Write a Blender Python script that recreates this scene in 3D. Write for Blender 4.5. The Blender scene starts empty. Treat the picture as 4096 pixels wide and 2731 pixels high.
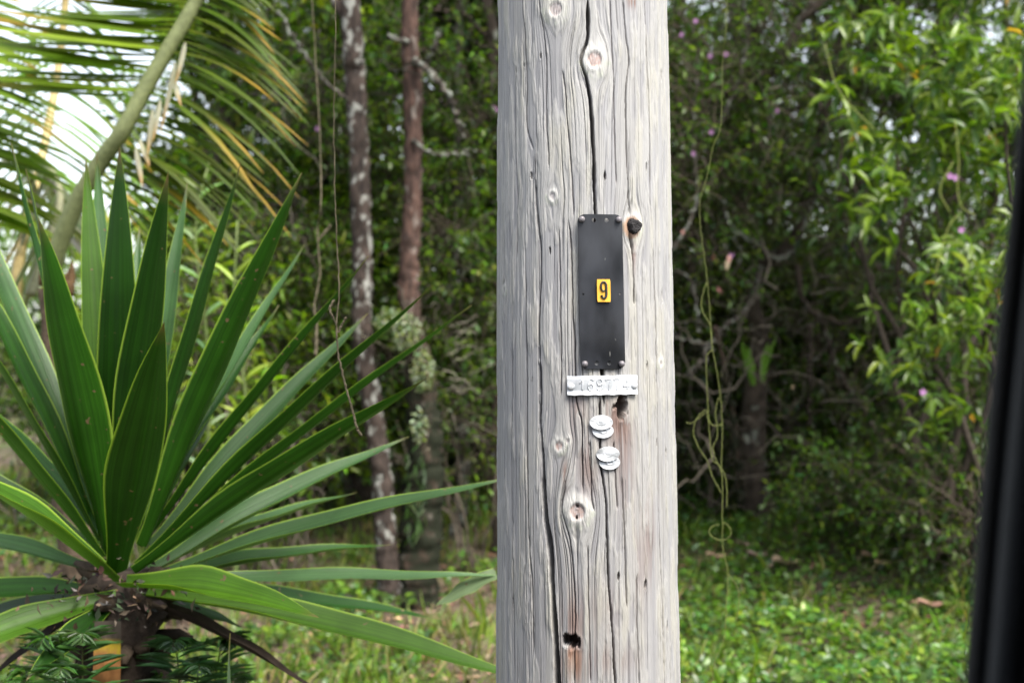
import bpy, bmesh, math, random
import numpy as np
from mathutils import Vector, Matrix

random.seed(7)
RNG = np.random.default_rng(11)
sc = bpy.context.scene
COL = sc.collection

# ---------------------------------------------------------------- camera, sky, sun, exposure
EYE = 1.5
cam_d = bpy.data.cameras.new('camera'); cam = bpy.data.objects.new('camera', cam_d); COL.objects.link(cam)
cam.location = (0, 0, EYE); cam.rotation_euler = (math.radians(90), 0, 0)
cam_d.lens = 50; cam_d.sensor_width = 36; cam_d.clip_start = 0.02; cam_d.clip_end = 600
cam_d.dof.use_dof = True; cam_d.dof.focus_distance = 2.37; cam_d.dof.aperture_fstop = 4.2
sc.camera = cam
world = bpy.data.worlds.new('World'); sc.world = world; world.use_nodes = True
SUN_EL, SUN_AZ = 55, 140          # azimuth clockwise from +Y: the sun stands to the right and behind the camera
wn = world.node_tree
sky = wn.nodes.new('ShaderNodeTexSky'); sky.sky_type = 'NISHITA'; sky.sun_disc = False
sky.sun_elevation = math.radians(SUN_EL); sky.sun_rotation = math.radians(SUN_AZ)
sky.air_density = 1.0; sky.dust_density = 1.5; sky.ozone_density = 1.0
hs = wn.nodes.new('ShaderNodeHueSaturation'); hs.inputs['Saturation'].default_value = .38      # thin overcast: a whiter sky
wn.links.new(sky.outputs[0], hs.inputs['Color']); wn.links.new(hs.outputs[0], wn.nodes['Background'].inputs[0])
wn.nodes['Background'].inputs[1].default_value = 0.1
sun_d = bpy.data.lights.new('sun', 'SUN'); sun = bpy.data.objects.new('sun', sun_d); COL.objects.link(sun)
sun_d.energy = 2.4; sun_d.angle = math.radians(30); sun_d.color = (1, 0.95, 0.86)
_a, _e = math.radians(SUN_AZ), math.radians(SUN_EL)
S = Vector((math.sin(_a)*math.cos(_e), math.cos(_a)*math.cos(_e), math.sin(_e)))
sun.rotation_euler = S.to_track_quat('Z', 'Y').to_euler()
sc.view_settings.view_transform = 'Standard'; sc.view_settings.look = 'None'
sc.view_settings.gamma = 1; sc.view_settings.use_curve_mapping = False
sc.view_settings.exposure = 2.1
sc.render.engine = 'CYCLES'
sc.cycles.max_bounces = 8; sc.cycles.transparent_max_bounces = 4
sc.cycles.use_denoising = True

K = 50/36*4096
def P(px, py, d):
    """a point of the place: direction of a photo pixel, at its own distance d (m) from the road"""
    return np.array([(px-2048)/K*d, d, EYE-(py-1365.5)/K*d])

# ---------------------------------------------------------------- helpers
def nrm(v, axis=-1):
    v = np.asarray(v, float)
    return v/np.maximum(np.linalg.norm(v, axis=axis, keepdims=True), 1e-9)

def _h(ix, iy, seed):
    n = (ix.astype(np.int64)*374761393 + iy.astype(np.int64)*668265263 + seed*974634777) & 0x7fffffff
    n = ((n ^ (n >> 13))*1274126177) & 0x7fffffff
    return ((n ^ (n >> 16)) & 0xffff)/65535.0
def vnoise(x, y, seed=0):
    x = np.asarray(x, float); y = np.asarray(y, float)
    x, y = np.broadcast_arrays(x, y)
    ix, iy = np.floor(x).astype(np.int64), np.floor(y).astype(np.int64)
    fx, fy = x-ix, y-iy
    fx = fx*fx*(3-2*fx); fy = fy*fy*(3-2*fy)
    a, b = _h(ix, iy, seed), _h(ix+1, iy, seed); c, d = _h(ix, iy+1, seed), _h(ix+1, iy+1, seed)
    return (a*(1-fx)+b*fx)*(1-fy)+(c*(1-fx)+d*fx)*fy
def fbm(x, y, seed=0, o=3):
    s = 0; a = .5; t = 0
    for k in range(o):
        s = s+a*vnoise(x*2**k, y*2**k, seed+k*17); t += a; a *= .5
    return s/t
def sstep(a, b, x):
    t = np.clip((x-a)/(b-a), 0, 1); return t*t*(3-2*t)

def link(o, parent=None):
    COL.objects.link(o)
    if parent is not None: o.parent = parent
    return o
def tag(o, label=None, cat=None, group=None, kind=None):
    if label: o['label'] = label
    if cat: o['category'] = cat
    if group: o['group'] = group
    if kind: o['kind'] = kind
    return o
def empty(name, loc, label, cat, group=None):
    o = bpy.data.objects.new(name, None); o.location = loc; o.empty_display_size = .05
    return tag(link(o), label, cat, group)

def np_mesh(name, co, faces_list, tint=None, uv=None, smooth=True):
    """faces_list: list of (n,k) int arrays"""
    me = bpy.data.meshes.new(name)
    me.vertices.add(len(co)); me.vertices.foreach_set('co', np.ascontiguousarray(co, dtype=np.float32).ravel())
    idx = np.concatenate([f.ravel() for f in faces_list]).astype(np.int32)
    tot = np.concatenate([np.full(len(f), f.shape[1]) for f in faces_list])
    start = np.concatenate([[0], np.cumsum(tot)[:-1]]).astype(np.int32)
    me.loops.add(len(idx)); me.loops.foreach_set('vertex_index', idx)
    me.polygons.add(len(tot)); me.polygons.foreach_set('loop_start', start)
    if tint is not None:
        at = me.color_attributes.new('tint', 'FLOAT_COLOR', 'POINT')
        rgba = np.ones((len(co), 4), np.float32); rgba[:, :3] = tint
        at.data.foreach_set('color', rgba.ravel())
    if uv is not None:
        ul = me.uv_layers.new(name='UVMap'); ul.data.foreach_set('uv', uv[idx].astype(np.float32).ravel())
    me.update(calc_edges=True)
    if smooth: me.polygons.foreach_set('use_smooth', np.ones(len(tot), bool))
    return me

class MB:
    """collects tubes, boxes, ribbons, lathes into one mesh"""
    def __init__(s): s.v = []; s.f = {}; s.t = []; s.uv = []; s.n = 0
    def add(s, v, faces, tint=(1, 1, 1), uv=None):
        v = np.asarray(v, float)
        for f in faces:
            f = np.asarray(f)
            if len(f): s.f.setdefault(f.shape[1], []).append(f+s.n)
        s.v.append(v)
        t = np.asarray(tint, float)
        s.t.append(np.broadcast_to(t, (len(v), 3)) if t.ndim == 1 else t)
        s.uv.append(np.zeros((len(v), 2)) if uv is None else uv); s.n += len(v)
    def tube(s, path, rad, n=8, tint=(1, 1, 1), cap=True, rough=0, seed=0):
        p = np.asarray(path, float); m = len(p); rad = np.broadcast_to(np.asarray(rad, float), (m,))
        t = nrm(np.gradient(p, axis=0)); ref = np.array([0, 0, 1.]) if abs(t[0, 2]) < .8 else np.array([0, 1., 0])
        N = np.zeros((m, 3)); a = nrm(np.cross(t[0], np.cross(ref, t[0])))
        for i in range(m):
            a = nrm(a-np.dot(a, t[i])*t[i]); N[i] = a
        B = np.cross(t, N); th = np.arange(n)/n*2*np.pi
        r = rad[:, None]
        if rough: r = r*(1+rough*(vnoise(np.arange(m)[:, None]*.9+seed, th[None]*1.6, seed)-.5)*2)
        r = np.broadcast_to(r, (m, n))
        v = p[:, None]+r[..., None]*(np.cos(th)[None, :, None]*N[:, None]+np.sin(th)[None, :, None]*B[:, None])
        i, j = np.meshgrid(np.arange(m-1), np.arange(n), indexing='ij'); j2 = (j+1) % n
        q = np.stack([i*n+j, i*n+j2, (i+1)*n+j2, (i+1)*n+j], -1).reshape(-1, 4)
        s.add(v.reshape(-1, 3), [q], tint if np.asarray(tint).ndim == 1 else np.repeat(np.asarray(tint), n, 0))
        if cap:
            c = s.n-m*n
            s.add(np.vstack([p[0], p[-1]]), [], np.asarray(tint) if np.asarray(tint).ndim == 1 else np.asarray(tint)[[0, -1]])
            k = s.n-2
            a = np.arange(n); b = (a+1) % n
            s.f.setdefault(3, []).append(np.stack([c+b, c+a, np.full(n, k)], -1))
            s.f.setdefault(3, []).append(np.stack([c+(m-1)*n+a, c+(m-1)*n+b, np.full(n, k+1)], -1))
    def box(s, lo, hi, tint=(1, 1, 1)):
        x0, y0, z0 = lo; x1, y1, z1 = hi
        v = [(x0, y0, z0), (x1, y0, z0), (x1, y1, z0), (x0, y1, z0), (x0, y0, z1), (x1, y0, z1), (x1, y1, z1), (x0, y1, z1)]
        s.add(v, [np.array([(0, 3, 2, 1), (4, 5, 6, 7), (0, 1, 5, 4), (1, 2, 6, 5), (2, 3, 7, 6), (3, 0, 4, 7)])], tint)
    def grid(s, V, tint=(1, 1, 1), uv=None, closed=False):
        """V (m,n,3)"""
        m, n = V.shape[:2]
        i, j = np.meshgrid(np.arange(m-1), np.arange(n if closed else n-1), indexing='ij'); j2 = (j+1) % n
        q = np.stack([i*n+j, i*n+j2, (i+1)*n+j2, (i+1)*n+j], -1).reshape(-1, 4)
        s.add(V.reshape(-1, 3), [q], tint, uv)
    def mesh(s, name, smooth=True):
        return np_mesh(name, np.vstack(s.v), [np.vstack(a) for a in s.f.values()], np.vstack(s.t), np.vstack(s.uv), smooth)
    def build(s, name, m, parent=None, smooth=True, origin=None):
        me = s.mesh(name, smooth); me.materials.append(m)
        o = bpy.data.objects.new(name, me); link(o, parent)
        if parent is not None:                       # geometry is given in world coordinates
            o.matrix_parent_inverse = Matrix.Identity(4)
            o.location = -Vector(parent_world(parent))
        return o
def parent_world(p):
    v = Vector((0, 0, 0))
    while p is not None:
        v += Vector(p.location); p = p.parent
    return v

def smooth_path(pts, n):
    """Catmull-Rom through pts"""
    p = np.asarray(pts, float)
    if len(p) == 2: return p[0]+(p[1]-p[0])*np.linspace(0, 1, n)[:, None]
    q = np.vstack([2*p[0]-p[1], p, 2*p[-1]-p[-2]])
    u = np.linspace(0, len(p)-1, n); i = np.minimum(u.astype(int), len(p)-2); t = (u-i)[:, None]
    a, b, c, d = q[i], q[i+1], q[i+2], q[i+3]
    return .5*((2*b)+(c-a)*t+(2*a-5*b+4*c-d)*t*t+(-a+3*b-3*c+d)*t**3)

# ---------------------------------------------------------------- materials
def new_mat(name):
    m = bpy.data.materials.new(name); m.use_nodes = True
    return m, m.node_tree, m.node_tree.nodes['Principled BSDF']
def nd(nt, kind, **kw):
    n = nt.nodes.new(kind)
    for k, v in kw.items(): setattr(n, k, v)
    return n
def noise_col(nt, scale, lo, hi, c0, c1, coord='Object', detail=4, map_scale=None, dist=0):
    tc = nd(nt, 'ShaderNodeTexCoord'); src = tc.outputs[coord]
    if map_scale:
        mp = nd(nt, 'ShaderNodeMapping'); mp.inputs['Scale'].default_value = map_scale
        nt.links.new(src, mp.inputs[0]); src = mp.outputs[0]
    no = nd(nt, 'ShaderNodeTexNoise'); no.inputs['Scale'].default_value = scale; no.inputs['Detail'].default_value = detail
    no.inputs['Distortion'].default_value = dist
    nt.links.new(src, no.inputs['Vector'])
    r = nd(nt, 'ShaderNodeValToRGB'); r.color_ramp.elements[0].position = lo; r.color_ramp.elements[1].position = hi
    r.color_ramp.elements[0].color = (*c0, 1); r.color_ramp.elements[1].color = (*c1, 1)
    nt.links.new(no.outputs[0], r.inputs[0])
    return r.outputs[0], no.outputs[0]
def mixc(nt, a, b, fac, mode='MIX'):
    m = nd(nt, 'ShaderNodeMix', data_type='RGBA', blend_type=mode)
    for sock, val in ((m.inputs[6], a), (m.inputs[7], b), (m.inputs[0], fac)):
        if isinstance(val, (int, float)): sock.default_value = val
        elif isinstance(val, tuple): sock.default_value = (*val, 1)
        else: nt.links.new(val, sock)
    return m.outputs[2]
def bump(nt, bs, h, strength, dist=.01):
    b = nd(nt, 'ShaderNodeBump'); b.inputs['Strength'].default_value = strength; b.inputs['Distance'].default_value = dist
    nt.links.new(h, b.inputs['Height']); nt.links.new(b.outputs[0], bs.inputs['Normal'])
def tint_mat(name, rough=.7, spec=.3, var=.35, scale=40, metal=0, bmp=0):
    m, nt, bs = new_mat(name)
    at = nd(nt, 'ShaderNodeAttribute', attribute_name='tint')
    c, f = noise_col(nt, scale, .3, .7, (1-var,)*3, (1+var*.4,)*3)
    nt.links.new(mixc(nt, at.outputs['Color'], c, 1.0, 'MULTIPLY'), bs.inputs['Base Color'])
    bs.inputs['Roughness'].default_value = rough; bs.inputs['Specular IOR Level'].default_value = spec
    bs.inputs['Metallic'].default_value = metal
    if bmp: bump(nt, bs, f, bmp)
    return m
def leaf_mat(name, rough=.4, spec=.5, trans=.35, stripes=0, edge=None):
    m, nt, bs = new_mat(name)
    at = nd(nt, 'ShaderNodeAttribute', attribute_name='tint')
    colr = at.outputs['Color']
    c, f = noise_col(nt, 9, .3, .7, (.8,)*3, (1.12,)*3)
    colr = mixc(nt, colr, c, 1.0, 'MULTIPLY')
    if stripes:
        c2, f2 = noise_col(nt, 1.0, .33, .68, (1-stripes,)*3, (1+stripes*.8,)*3, 'UV', 3, (26, .7, 1))
        colr = mixc(nt, colr, c2, 1.0, 'MULTIPLY')
        bump(nt, bs, f2, .25, .004)
        c3, f3 = noise_col(nt, 55, .70, .74, (0, 0, 0), (1, 1, 1), 'Object', 2)
        colr = mixc(nt, colr, (.11, .075, .04), c3)
    if edge:
        uvn = nd(nt, 'ShaderNodeUVMap'); sx = nd(nt, 'ShaderNodeSeparateXYZ'); nt.links.new(uvn.outputs[0], sx.inputs[0])
        a = nd(nt, 'ShaderNodeMath', operation='SUBTRACT'); nt.links.new(sx.outputs[0], a.inputs[0]); a.inputs[1].default_value = .5
        b = nd(nt, 'ShaderNodeMath', operation='ABSOLUTE'); nt.links.new(a.outputs[0], b.inputs[0])
        g = nd(nt, 'ShaderNodeMapRange'); nt.links.new(b.outputs[0], g.inputs[0])
        g.inputs[1].default_value = .455; g.inputs[2].default_value = .495
        colr = mixc(nt, colr, edge, g.outputs[0])
    nt.links.new(colr, bs.inputs['Base Color'])
    bs.inputs['Roughness'].default_value = rough; bs.inputs['Specular IOR Level'].default_value = spec
    tr = nd(nt, 'ShaderNodeBsdfTranslucent')
    nt.links.new(mixc(nt, colr, (1.7, 1.9, .5), 1.0, 'MULTIPLY'), tr.inputs[0])
    mx = nd(nt, 'ShaderNodeMixShader'); mx.inputs[0].default_value = trans
    nt.links.new(bs.outputs[0], mx.inputs[1]); nt.links.new(tr.outputs[0], mx.inputs[2])
    nt.links.new(mx.outputs[0], nt.nodes['Material Output'].inputs[0])
    return m
def bark_mat(name, base, dark, lichen, lscale=9, lo=.56, hi=.62, moss=None, moss_z=None, stretch=1):
    m, nt, bs = new_mat(name)
    c, f = noise_col(nt, 30, .3, .7, dark, base, 'Object', 6, (1, 1, .35))
    l, lf = noise_col(nt, lscale, lo, hi, (0, 0, 0), (1, 1, 1), 'Object', 5, (1, 1, .6*stretch))
    l2, lf2 = noise_col(nt, 60, .3, .7, tuple(.75*x for x in lichen), lichen)
    colr = mixc(nt, c, l2, l)
    if moss:
        tc = nd(nt, 'ShaderNodeNewGeometry'); sx = nd(nt, 'ShaderNodeSeparateXYZ'); nt.links.new(tc.outputs['Position'], sx.inputs[0])
        mr = nd(nt, 'ShaderNodeMapRange'); nt.links.new(sx.outputs[2], mr.inputs[0])
        mr.inputs[1].default_value = moss_z+.35; mr.inputs[2].default_value = moss_z-.25
        n2, nf = noise_col(nt, 14, .3, .5, (.35,)*3, (1, 1, 1))
        fac = nd(nt, 'ShaderNodeMath', operation='MULTIPLY'); nt.links.new(mr.outputs[0], fac.inputs[0]); nt.links.new(n2, fac.inputs[1])
        colr = mixc(nt, colr, moss, fac.outputs[0])
    nt.links.new(colr, bs.inputs['Base Color']); bs.inputs['Roughness'].default_value = .9; bs.inputs['Specular IOR Level'].default_value = .2
    bump(nt, bs, f, .8, .012)
    return m

M = {}
M['leaf'] = leaf_mat('forest leaf', .34, .34, .42)
M['gloss_leaf'] = leaf_mat('glossy shrub leaf', .3, .42, .33)
M['sword'] = leaf_mat('sword leaf', .38, .26, .2, stripes=.3, edge=(.22, .33, .04))
M['palm'] = leaf_mat('palm leaflet', .4, .35, .55, stripes=.2)
M['ground_leaf'] = leaf_mat('ground cover leaf', .34, .42, .3)
M['dry'] = tint_mat('dry leaf', .8, .2, .4, 30)
M['wood'] = tint_mat('twig bark', .9, .15, .45, 45, bmp=.6)
M['vine'] = tint_mat('vine', .55, .25, .3, 60)
M['flower'] = leaf_mat('petal', .6, .2, .3)
M['bark_lichen'] = bark_mat('lichen spotted bark', (.055, .04, .033), (.012, .009, .008), (.24, .24, .22), 23, .55, .64)
M['bark_red'] = bark_mat('reddish peeling bark', (.095, .055, .043), (.014, .01, .009), (.19, .16, .14), 16, .57, .66, (.010, .012, .006), 1.45)
M['bark_dark'] = bark_mat('dark bark', (.06, .045, .035), (.02, .016, .013), (.2, .21, .18), 12, .6, .68)
M['bark_grey'] = bark_mat('grey lichen bark', (.07, .06, .05), (.02, .017, .014), (.18, .19, .165), 24, .5, .6)
M['plate'] = None

# ---------------------------------------------------------------- leaves in bulk
T5 = (np.array([(0, 0, 0), (.42, -.5, .10), (.45, 0, 0), (.42, .5, .10), (1, 0, -.10)]),
      np.array([(0, 2, 1), (0, 3, 2), (1, 2, 4), (2, 3, 4)]))
T8 = (np.array([(0, 0, 0), (.28, -.44, .09), (.28, 0, 0), (.28, .44, .09), (.62, -.40, .06), (.62, 0, -.03), (.62, .40, .06), (1, 0, -.15)]),
      np.array([(0, 2, 1), (0, 3, 2), (1, 2, 5), (1, 5, 4), (2, 3, 6), (2, 6, 5), (4, 5, 7), (5, 6, 7)]))
def bulk_leaves(pos, dirs, nor, L, W, tint, T=T5):
    """arrays of verts, faces and tints for many leaves"""
    tv, tf = T; N = len(pos)
    d = nrm(dirs); s = nrm(np.cross(d, nor)); n = np.cross(s, d)
    co = pos[:, None]+tv[None, :, 0:1]*(d*L[:, None])[:, None]+tv[None, :, 1:2]*(s*W[:, None])[:, None]+tv[None, :, 2:3]*(n*L[:, None])[:, None]
    f = (tf[None]+(np.arange(N)*len(tv))[:, None, None]).reshape(-1, 3)
    return co.reshape(-1, 3), f, np.repeat(tint, len(tv), 0)
def leaf_tints(n, cols, jit=.25, rng=RNG):
    cols = np.asarray(cols, float); c = cols[rng.integers(0, len(cols), n)]
    return np.clip(c*(1+jit*rng.normal(size=(n, 1)))*(1+.1*rng.normal(size=(n, 3))), .004, .9)

GREENS = [(.05, .095, .012), (.07, .125, .013), (.035, .075, .016), (.10, .15, .014), (.04, .08, .022)]
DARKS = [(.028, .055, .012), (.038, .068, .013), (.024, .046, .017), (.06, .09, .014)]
BRIGHT = [(.13, .21, .014), (.10, .175, .013), (.17, .225, .016), (.08, .145, .016)]

def twig_leaves(tw_p, tw_d, per, tl, L, wr, cols, T=T5, droop=.25, rng=RNG, jit=.42):
    """leaves set along twigs: returns bulk arrays"""
    n = len(tw_p); k = per
    t = np.tile(np.linspace(.1, 1.0, k), n); rep = np.repeat(np.arange(n), k)
    base = tw_p[rep]+tw_d[rep]*(t*np.repeat(tl, k))[:, None]
    ref = nrm(np.cross(tw_d, np.array([0.13, .21, 1.]))); up = np.cross(ref, tw_d)
    ph = np.tile(np.arange(k)*2.4, n)+np.repeat(rng.uniform(0, 6.28, n), k)
    out = np.cos(ph)[:, None]*ref[rep]+np.sin(ph)[:, None]*up[rep]
    d = nrm(out*.9+tw_d[rep]*(.25+.8*t)[:, None]+np.array([0, 0, -droop])+.25*rng.normal(size=(n*k, 3)))
    nor = nrm(np.array([0, 0, 1.])+.45*rng.normal(size=(n*k, 3))+.25*out)
    Ls = L*rng.uniform(.6, 1.25, n*k)
    return bulk_leaves(base, d, nor, Ls, Ls*wr*rng.uniform(.8, 1.2, n*k), leaf_tints(n*k, cols, jit, rng), T)

def blob_twigs(c, r, n, rng=RNG, gap=.42, gs=1.6, shell=.0, front=None):
    """twig bases and directions in an ellipsoid with clumps and gaps"""
    c = np.asarray(c, float); r = np.asarray(r, float)
    u = nrm(rng.normal(size=(n*3, 3))); rad = rng.uniform(shell, 1, n*3)**(1/2.2)
    p = c+u*rad[:, None]*r
    g = fbm(p[:, 0]*gs+p[:, 1]*gs*.7, p[:, 2]*gs-p[:, 1]*gs*.5, 5, 2)
    p = p[g > gap][:n]; u = nrm(p-c)
    d = nrm(u+.7*rng.normal(size=p.shape)+np.array([0, 0, .15]))
    return p, d

class Crown:
    def __init__(s): s.mb = MB(); s.tw = MB()
    def blob(s, c, r, n, per=9, tl=.26, L=.065, wr=.42, cols=GREENS, T=T5, gap=.42, gs=1.6, twigs=True, droop=.25, shell=0, rng=RNG):
        p, d = blob_twigs(c, r, n, rng, gap, gs, shell)
        if not len(p): return
        tls = tl*rng.uniform(.6, 1.3, len(p))
        co, f, t = twig_leaves(p, d, per, tls, L, wr, cols, T, droop, rng)
        s.mb.add(co, [f], t)
        if twigs:
            m = len(p); a = nrm(np.cross(d, (0.3, .2, 1))); b = np.cross(d, a); r0 = .0028
            ring = np.stack([a, -.5*a+.87*b, -.5*a-.87*b], 1)
            v = np.concatenate([(p-d*.12)[:, None]+ring*r0*1.5, (p+d*(tls*.95)[:, None])[:, None]+ring*r0*.5], 1)
            q = np.array([(0, 1, 4, 3), (1, 2, 5, 4), (2, 0, 3, 5)])
            s.tw.add(v.reshape(-1, 3), [(q[None]+(np.arange(m)*6)[:, None, None]).reshape(-1, 4)], (.07, .055, .042))
    def build(s, parent, mat='leaf'):
        if s.mb.n: tag(s.mb.build('crown', M[mat], parent, smooth=False), kind='stuff')
        if s.tw.n: tag(s.tw.build('twigs', M['wood'], parent), kind='stuff')

def crooked(a, b, n, amp, rng=RNG):
    a = np.asarray(a, float); b = np.asarray(b, float); t = np.linspace(0, 1, n)[:, None]
    p = a+(b-a)*t; L = np.linalg.norm(b-a)
    w = np.cumsum(rng.normal(size=(n, 3)), 0); w = w-w[0]-(w[-1]-w[0])*t
    return p+w*amp*L/math.sqrt(n)

# ---------------------------------------------------------------- ground
def ground_z(x, y):
    x = np.asarray(x, float); y = np.asarray(y, float)
    z = .10*(fbm(x*.9+7, y*.9+3, 3, 3)-.5)*sstep(3.2, 5.5, y)
    z = z+.46*np.exp(-((x-2.5)/.85)**2-((y-8.3)/1.0)**2)
    z = z+.075*np.clip(y-7.0, 0, 5)+.05*sstep(1.9, 3.2, y)
    return z
def ground():
    ys = np.concatenate([[-300, -60, -12, -6], np.linspace(-3, 5, 18), np.linspace(5.2, 14, 90), np.linspace(15, 40, 12), [80, 160, 300]])
    xs = np.concatenate([[-300, -120, -50, -25, -14], np.linspace(-9, 9, 130), [14, 25, 50, 120, 300]])
    X, Y = np.meshgrid(xs, ys)
    Z = np.where(np.abs(X) < 30, ground_z(X, Y), ground_z(X, Y))
    mb = MB(); mb.grid(np.stack([X, Y, Z], -1))
    m, nt, bs = new_mat('forest floor')
    c, f = noise_col(nt, 5, .35, .65, (.075, .05, .034), (.12, .09, .055), 'Object', 6)
    c2, f2 = noise_col(nt, 2.2, .45, .62, (0, 0, 0), (1, 1, 1), 'Object', 5)
    c3, f3 = noise_col(nt, 70, .4, .7, (.06, .09, .014), (.14, .18, .03), 'Object', 3)
    colr = mixc(nt, c, c3, c2)
    nt.links.new(colr, bs.inputs['Base Color']); bs.inputs['Roughness'].default_value = .95
    c4, f4 = noise_col(nt, 45, .3, .7, (0, 0, 0), (1, 1, 1), 'Object', 6)
    bump(nt, bs, f4, 1, .04)
    o = mb.build('ground', m); tag(o, kind='structure')
    mr, nt, bs = new_mat('asphalt')
    c, f = noise_col(nt, 160, .35, .65, (.035, .035, .036), (.07, .068, .066), 'Object', 4)
    nt.links.new(c, bs.inputs['Base Color']); bs.inputs['Roughness'].default_value = .9; bump(nt, bs, f, .4, .004)
    xs = np.linspace(-60, 60, 121); ys = np.linspace(-5.5, 1.55, 8); X, Y = np.meshgrid(xs, ys)
    mb = MB(); mb.grid(np.stack([X, Y, ground_z(X, Y)+.012], -1)); o = mb.build('road', mr); tag(o, kind='structure')
ground()

# ---------------------------------------------------------------- utility pole
PD = 2.5                                  # distance of the pole's axis
PPM = K/2.35                              # photo pixels per metre on its front face
def pole_axis(z): return 0.1287-(z-1.5)*.0085
def pole_rad(z): return .1537-(z-1.5)*.0104
def pole_theta(px, py):
    """angle and height on the pole of a photo pixel"""
    z = 1.5-(py-1365.5)/K*2.36
    for _ in range(3):
        r = pole_rad(z); th = np.radians(np.linspace(-86, 86, 400))
        pp = 2048+K*(pole_axis(z)+r*np.sin(th))/(PD-r*np.cos(th))
        t = float(np.interp(px, pp, th)); z = 1.5-(py-1365.5)/K*(PD-r*math.cos(t))
    return t, z
def UV_of(px, py):
    t, z = pole_theta(px, py)
    return t*pole_rad(z)*PPM, 1365.5-(z-1.5)*PPM
def on_pole(px, py, off=0.0):
    """point, outward normal and right-hand tangent on the pole's face"""
    t, z = pole_theta(px, py); r = pole_rad(z)+off
    n = np.array([math.sin(t), -math.cos(t), 0]); s = np.array([math.cos(t), math.sin(t), 0])
    return np.array([pole_axis(z), PD, z])+n*r, n, s

CRACKS = [  # (width px, depth mm, points in photo px)
 (11, 26, [(2348,-40),(2352,102),(2348,163),(2328,219),(2323,250),(2343,306),(2356,367),(2366,459),(2373,587),(2379,800),(2390,1100),(2400,1350),(2409,1484),(2414,1580),(2417,1650)]),
 (6, 16, [(2398,1560),(2400,1640),(2401,1752),(2405,1867),(2422,1980),(2428,2099),(2436,2348),(2448,2498),(2458,2687),(2466,2790)]),
 (6, 14, [(2139,612),(2141,750),(2146,826),(2159,944),(2164,1076),(2158,1250),(2157,1362),(2160,1470)]),
 (10, 24, [(2160,1440),(2162,1591),(2160,1687),(2168,1783),(2172,1880),(2173,1940)]),
 (19, 34, [(2170,1880),(2174,1950),(2182,2074),(2199,2184),(2209,2348),(2221,2523),(2229,2731),(2232,2800)]),
 (4, 9, [(2157,-30),(2159,25),(2174,128),(2185,245),(2186,459),(2195,612),(2197,690)]),
 (5, 10, [(2089,-30),(2090,0),(2100,153),(2106,332),(2108,510),(2139,612)]),
 (5, 12, [(2101,1060),(2103,1148),(2106,1311),(2109,1464),(2107,1600),(2107,1783),(2111,1940),(2114,2124),(2127,2299),(2132,2498),(2134,2650)]),
 (5, 11, [(2270,860),(2284,974),(2289,1107),(2292,1260),(2299,1362),(2302,1505),(2308,1614),(2327,1687),(2329,1763),(2329,1851),(2334,1990)]),
 (5, 11, [(2493,-20),(2493,15),(2504,143),(2516,245),(2504,357),(2506,561),(2516,800),(2521,832),(2511,867)]),
 (6, 11, [(2514,925),(2527,980),(2534,1107),(2537,1224)]),
 (4, 9, [(2264,1930),(2249,2025),(2261,2089),(2279,2159),(2294,2299),(2301,2450),(2299,2560),(2299,2647),(2297,2760)]),
 (3.5, 7, [(2351,2170),(2353,2348),(2358,2560),(2362,2740)]),
 (4, 8, [(2248,270),(2261,367),(2269,485),(2282,638),(2292,800),(2296,880)]),
 (4, 8, [(2488,1900),(2498,2139),(2504,2330),(2507,2440)]),
 (4, 8, [(2546,2290),(2548,2398),(2550,2548),(2558,2750)]),
 (3.5, 7, [(2440,-20),(2446,150),(2455,330),(2460,560),(2468,760)]),
 (4, 8, [(2360,1760),(2364,1880),(2368,2000),(2380,2050)]),
 (4, 8, [(2455,1760),(2462,1900),(2470,2040)]),
 (4, 9, [(2047,1350),(2049,1600),(2046,1900),(2053,2200),(2056,2500),(2060,2750)]),
 (3.5, 7, [(2066,250),(2062,500),(2070,800),(2068,1050)]),
 (4, 8, [(2610,900),(2620,1200),(2628,1600),(2634,2000),(2648,2400),(2655,2750)]),
 (4, 8, [(2578,-20),(2590,300),(2600,620),(2604,850)]),
 (3.5, 7, [(2236,900),(2240,1150),(2246,1400),(2243,1600)]),
]
KNOTS = [  # px, py, core, ring, bulge mm, red
 (2224,38,26,50,5,.2),(2378,240,29,56,6,.7),(2310,2045,30,58,8,.6),(2237,1783,15,30,3,.8),(2211,785,12,26,4,0),(2531,905,30,44,4,.3),(2272,1762,7,14,3,0),(2020,1160,9,22,3,0),(2640,1455,8,22,4,0)]
HOLES = [  # px, py, half width, half height, depth mm
 (2290,2563,38,27,38),(2487,1625,24,52,30),(2455,1627,7,10,8),(2126,703,4,13,10),(2420,705,5,17,9),(2584,670,5,16,9),(2200,1000,5,12,9),(2098,262,4,5,6),(2163,222,5,10,6),
 (2647,1180,4,26,9),(2586,1465,5,17,9),(2473,2305,6,15,9),(2581,2340,9,22,10),(2053,2408,4,22,8),(2627,1770,5,13,6),(2662,1820,4,24,8),(2668,2510,5,28,8),(2128,1517,3,5,5),(2310,2022,7,7,9),(2308,2068,5,8,9),(2640,300,5,26,6)]
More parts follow.
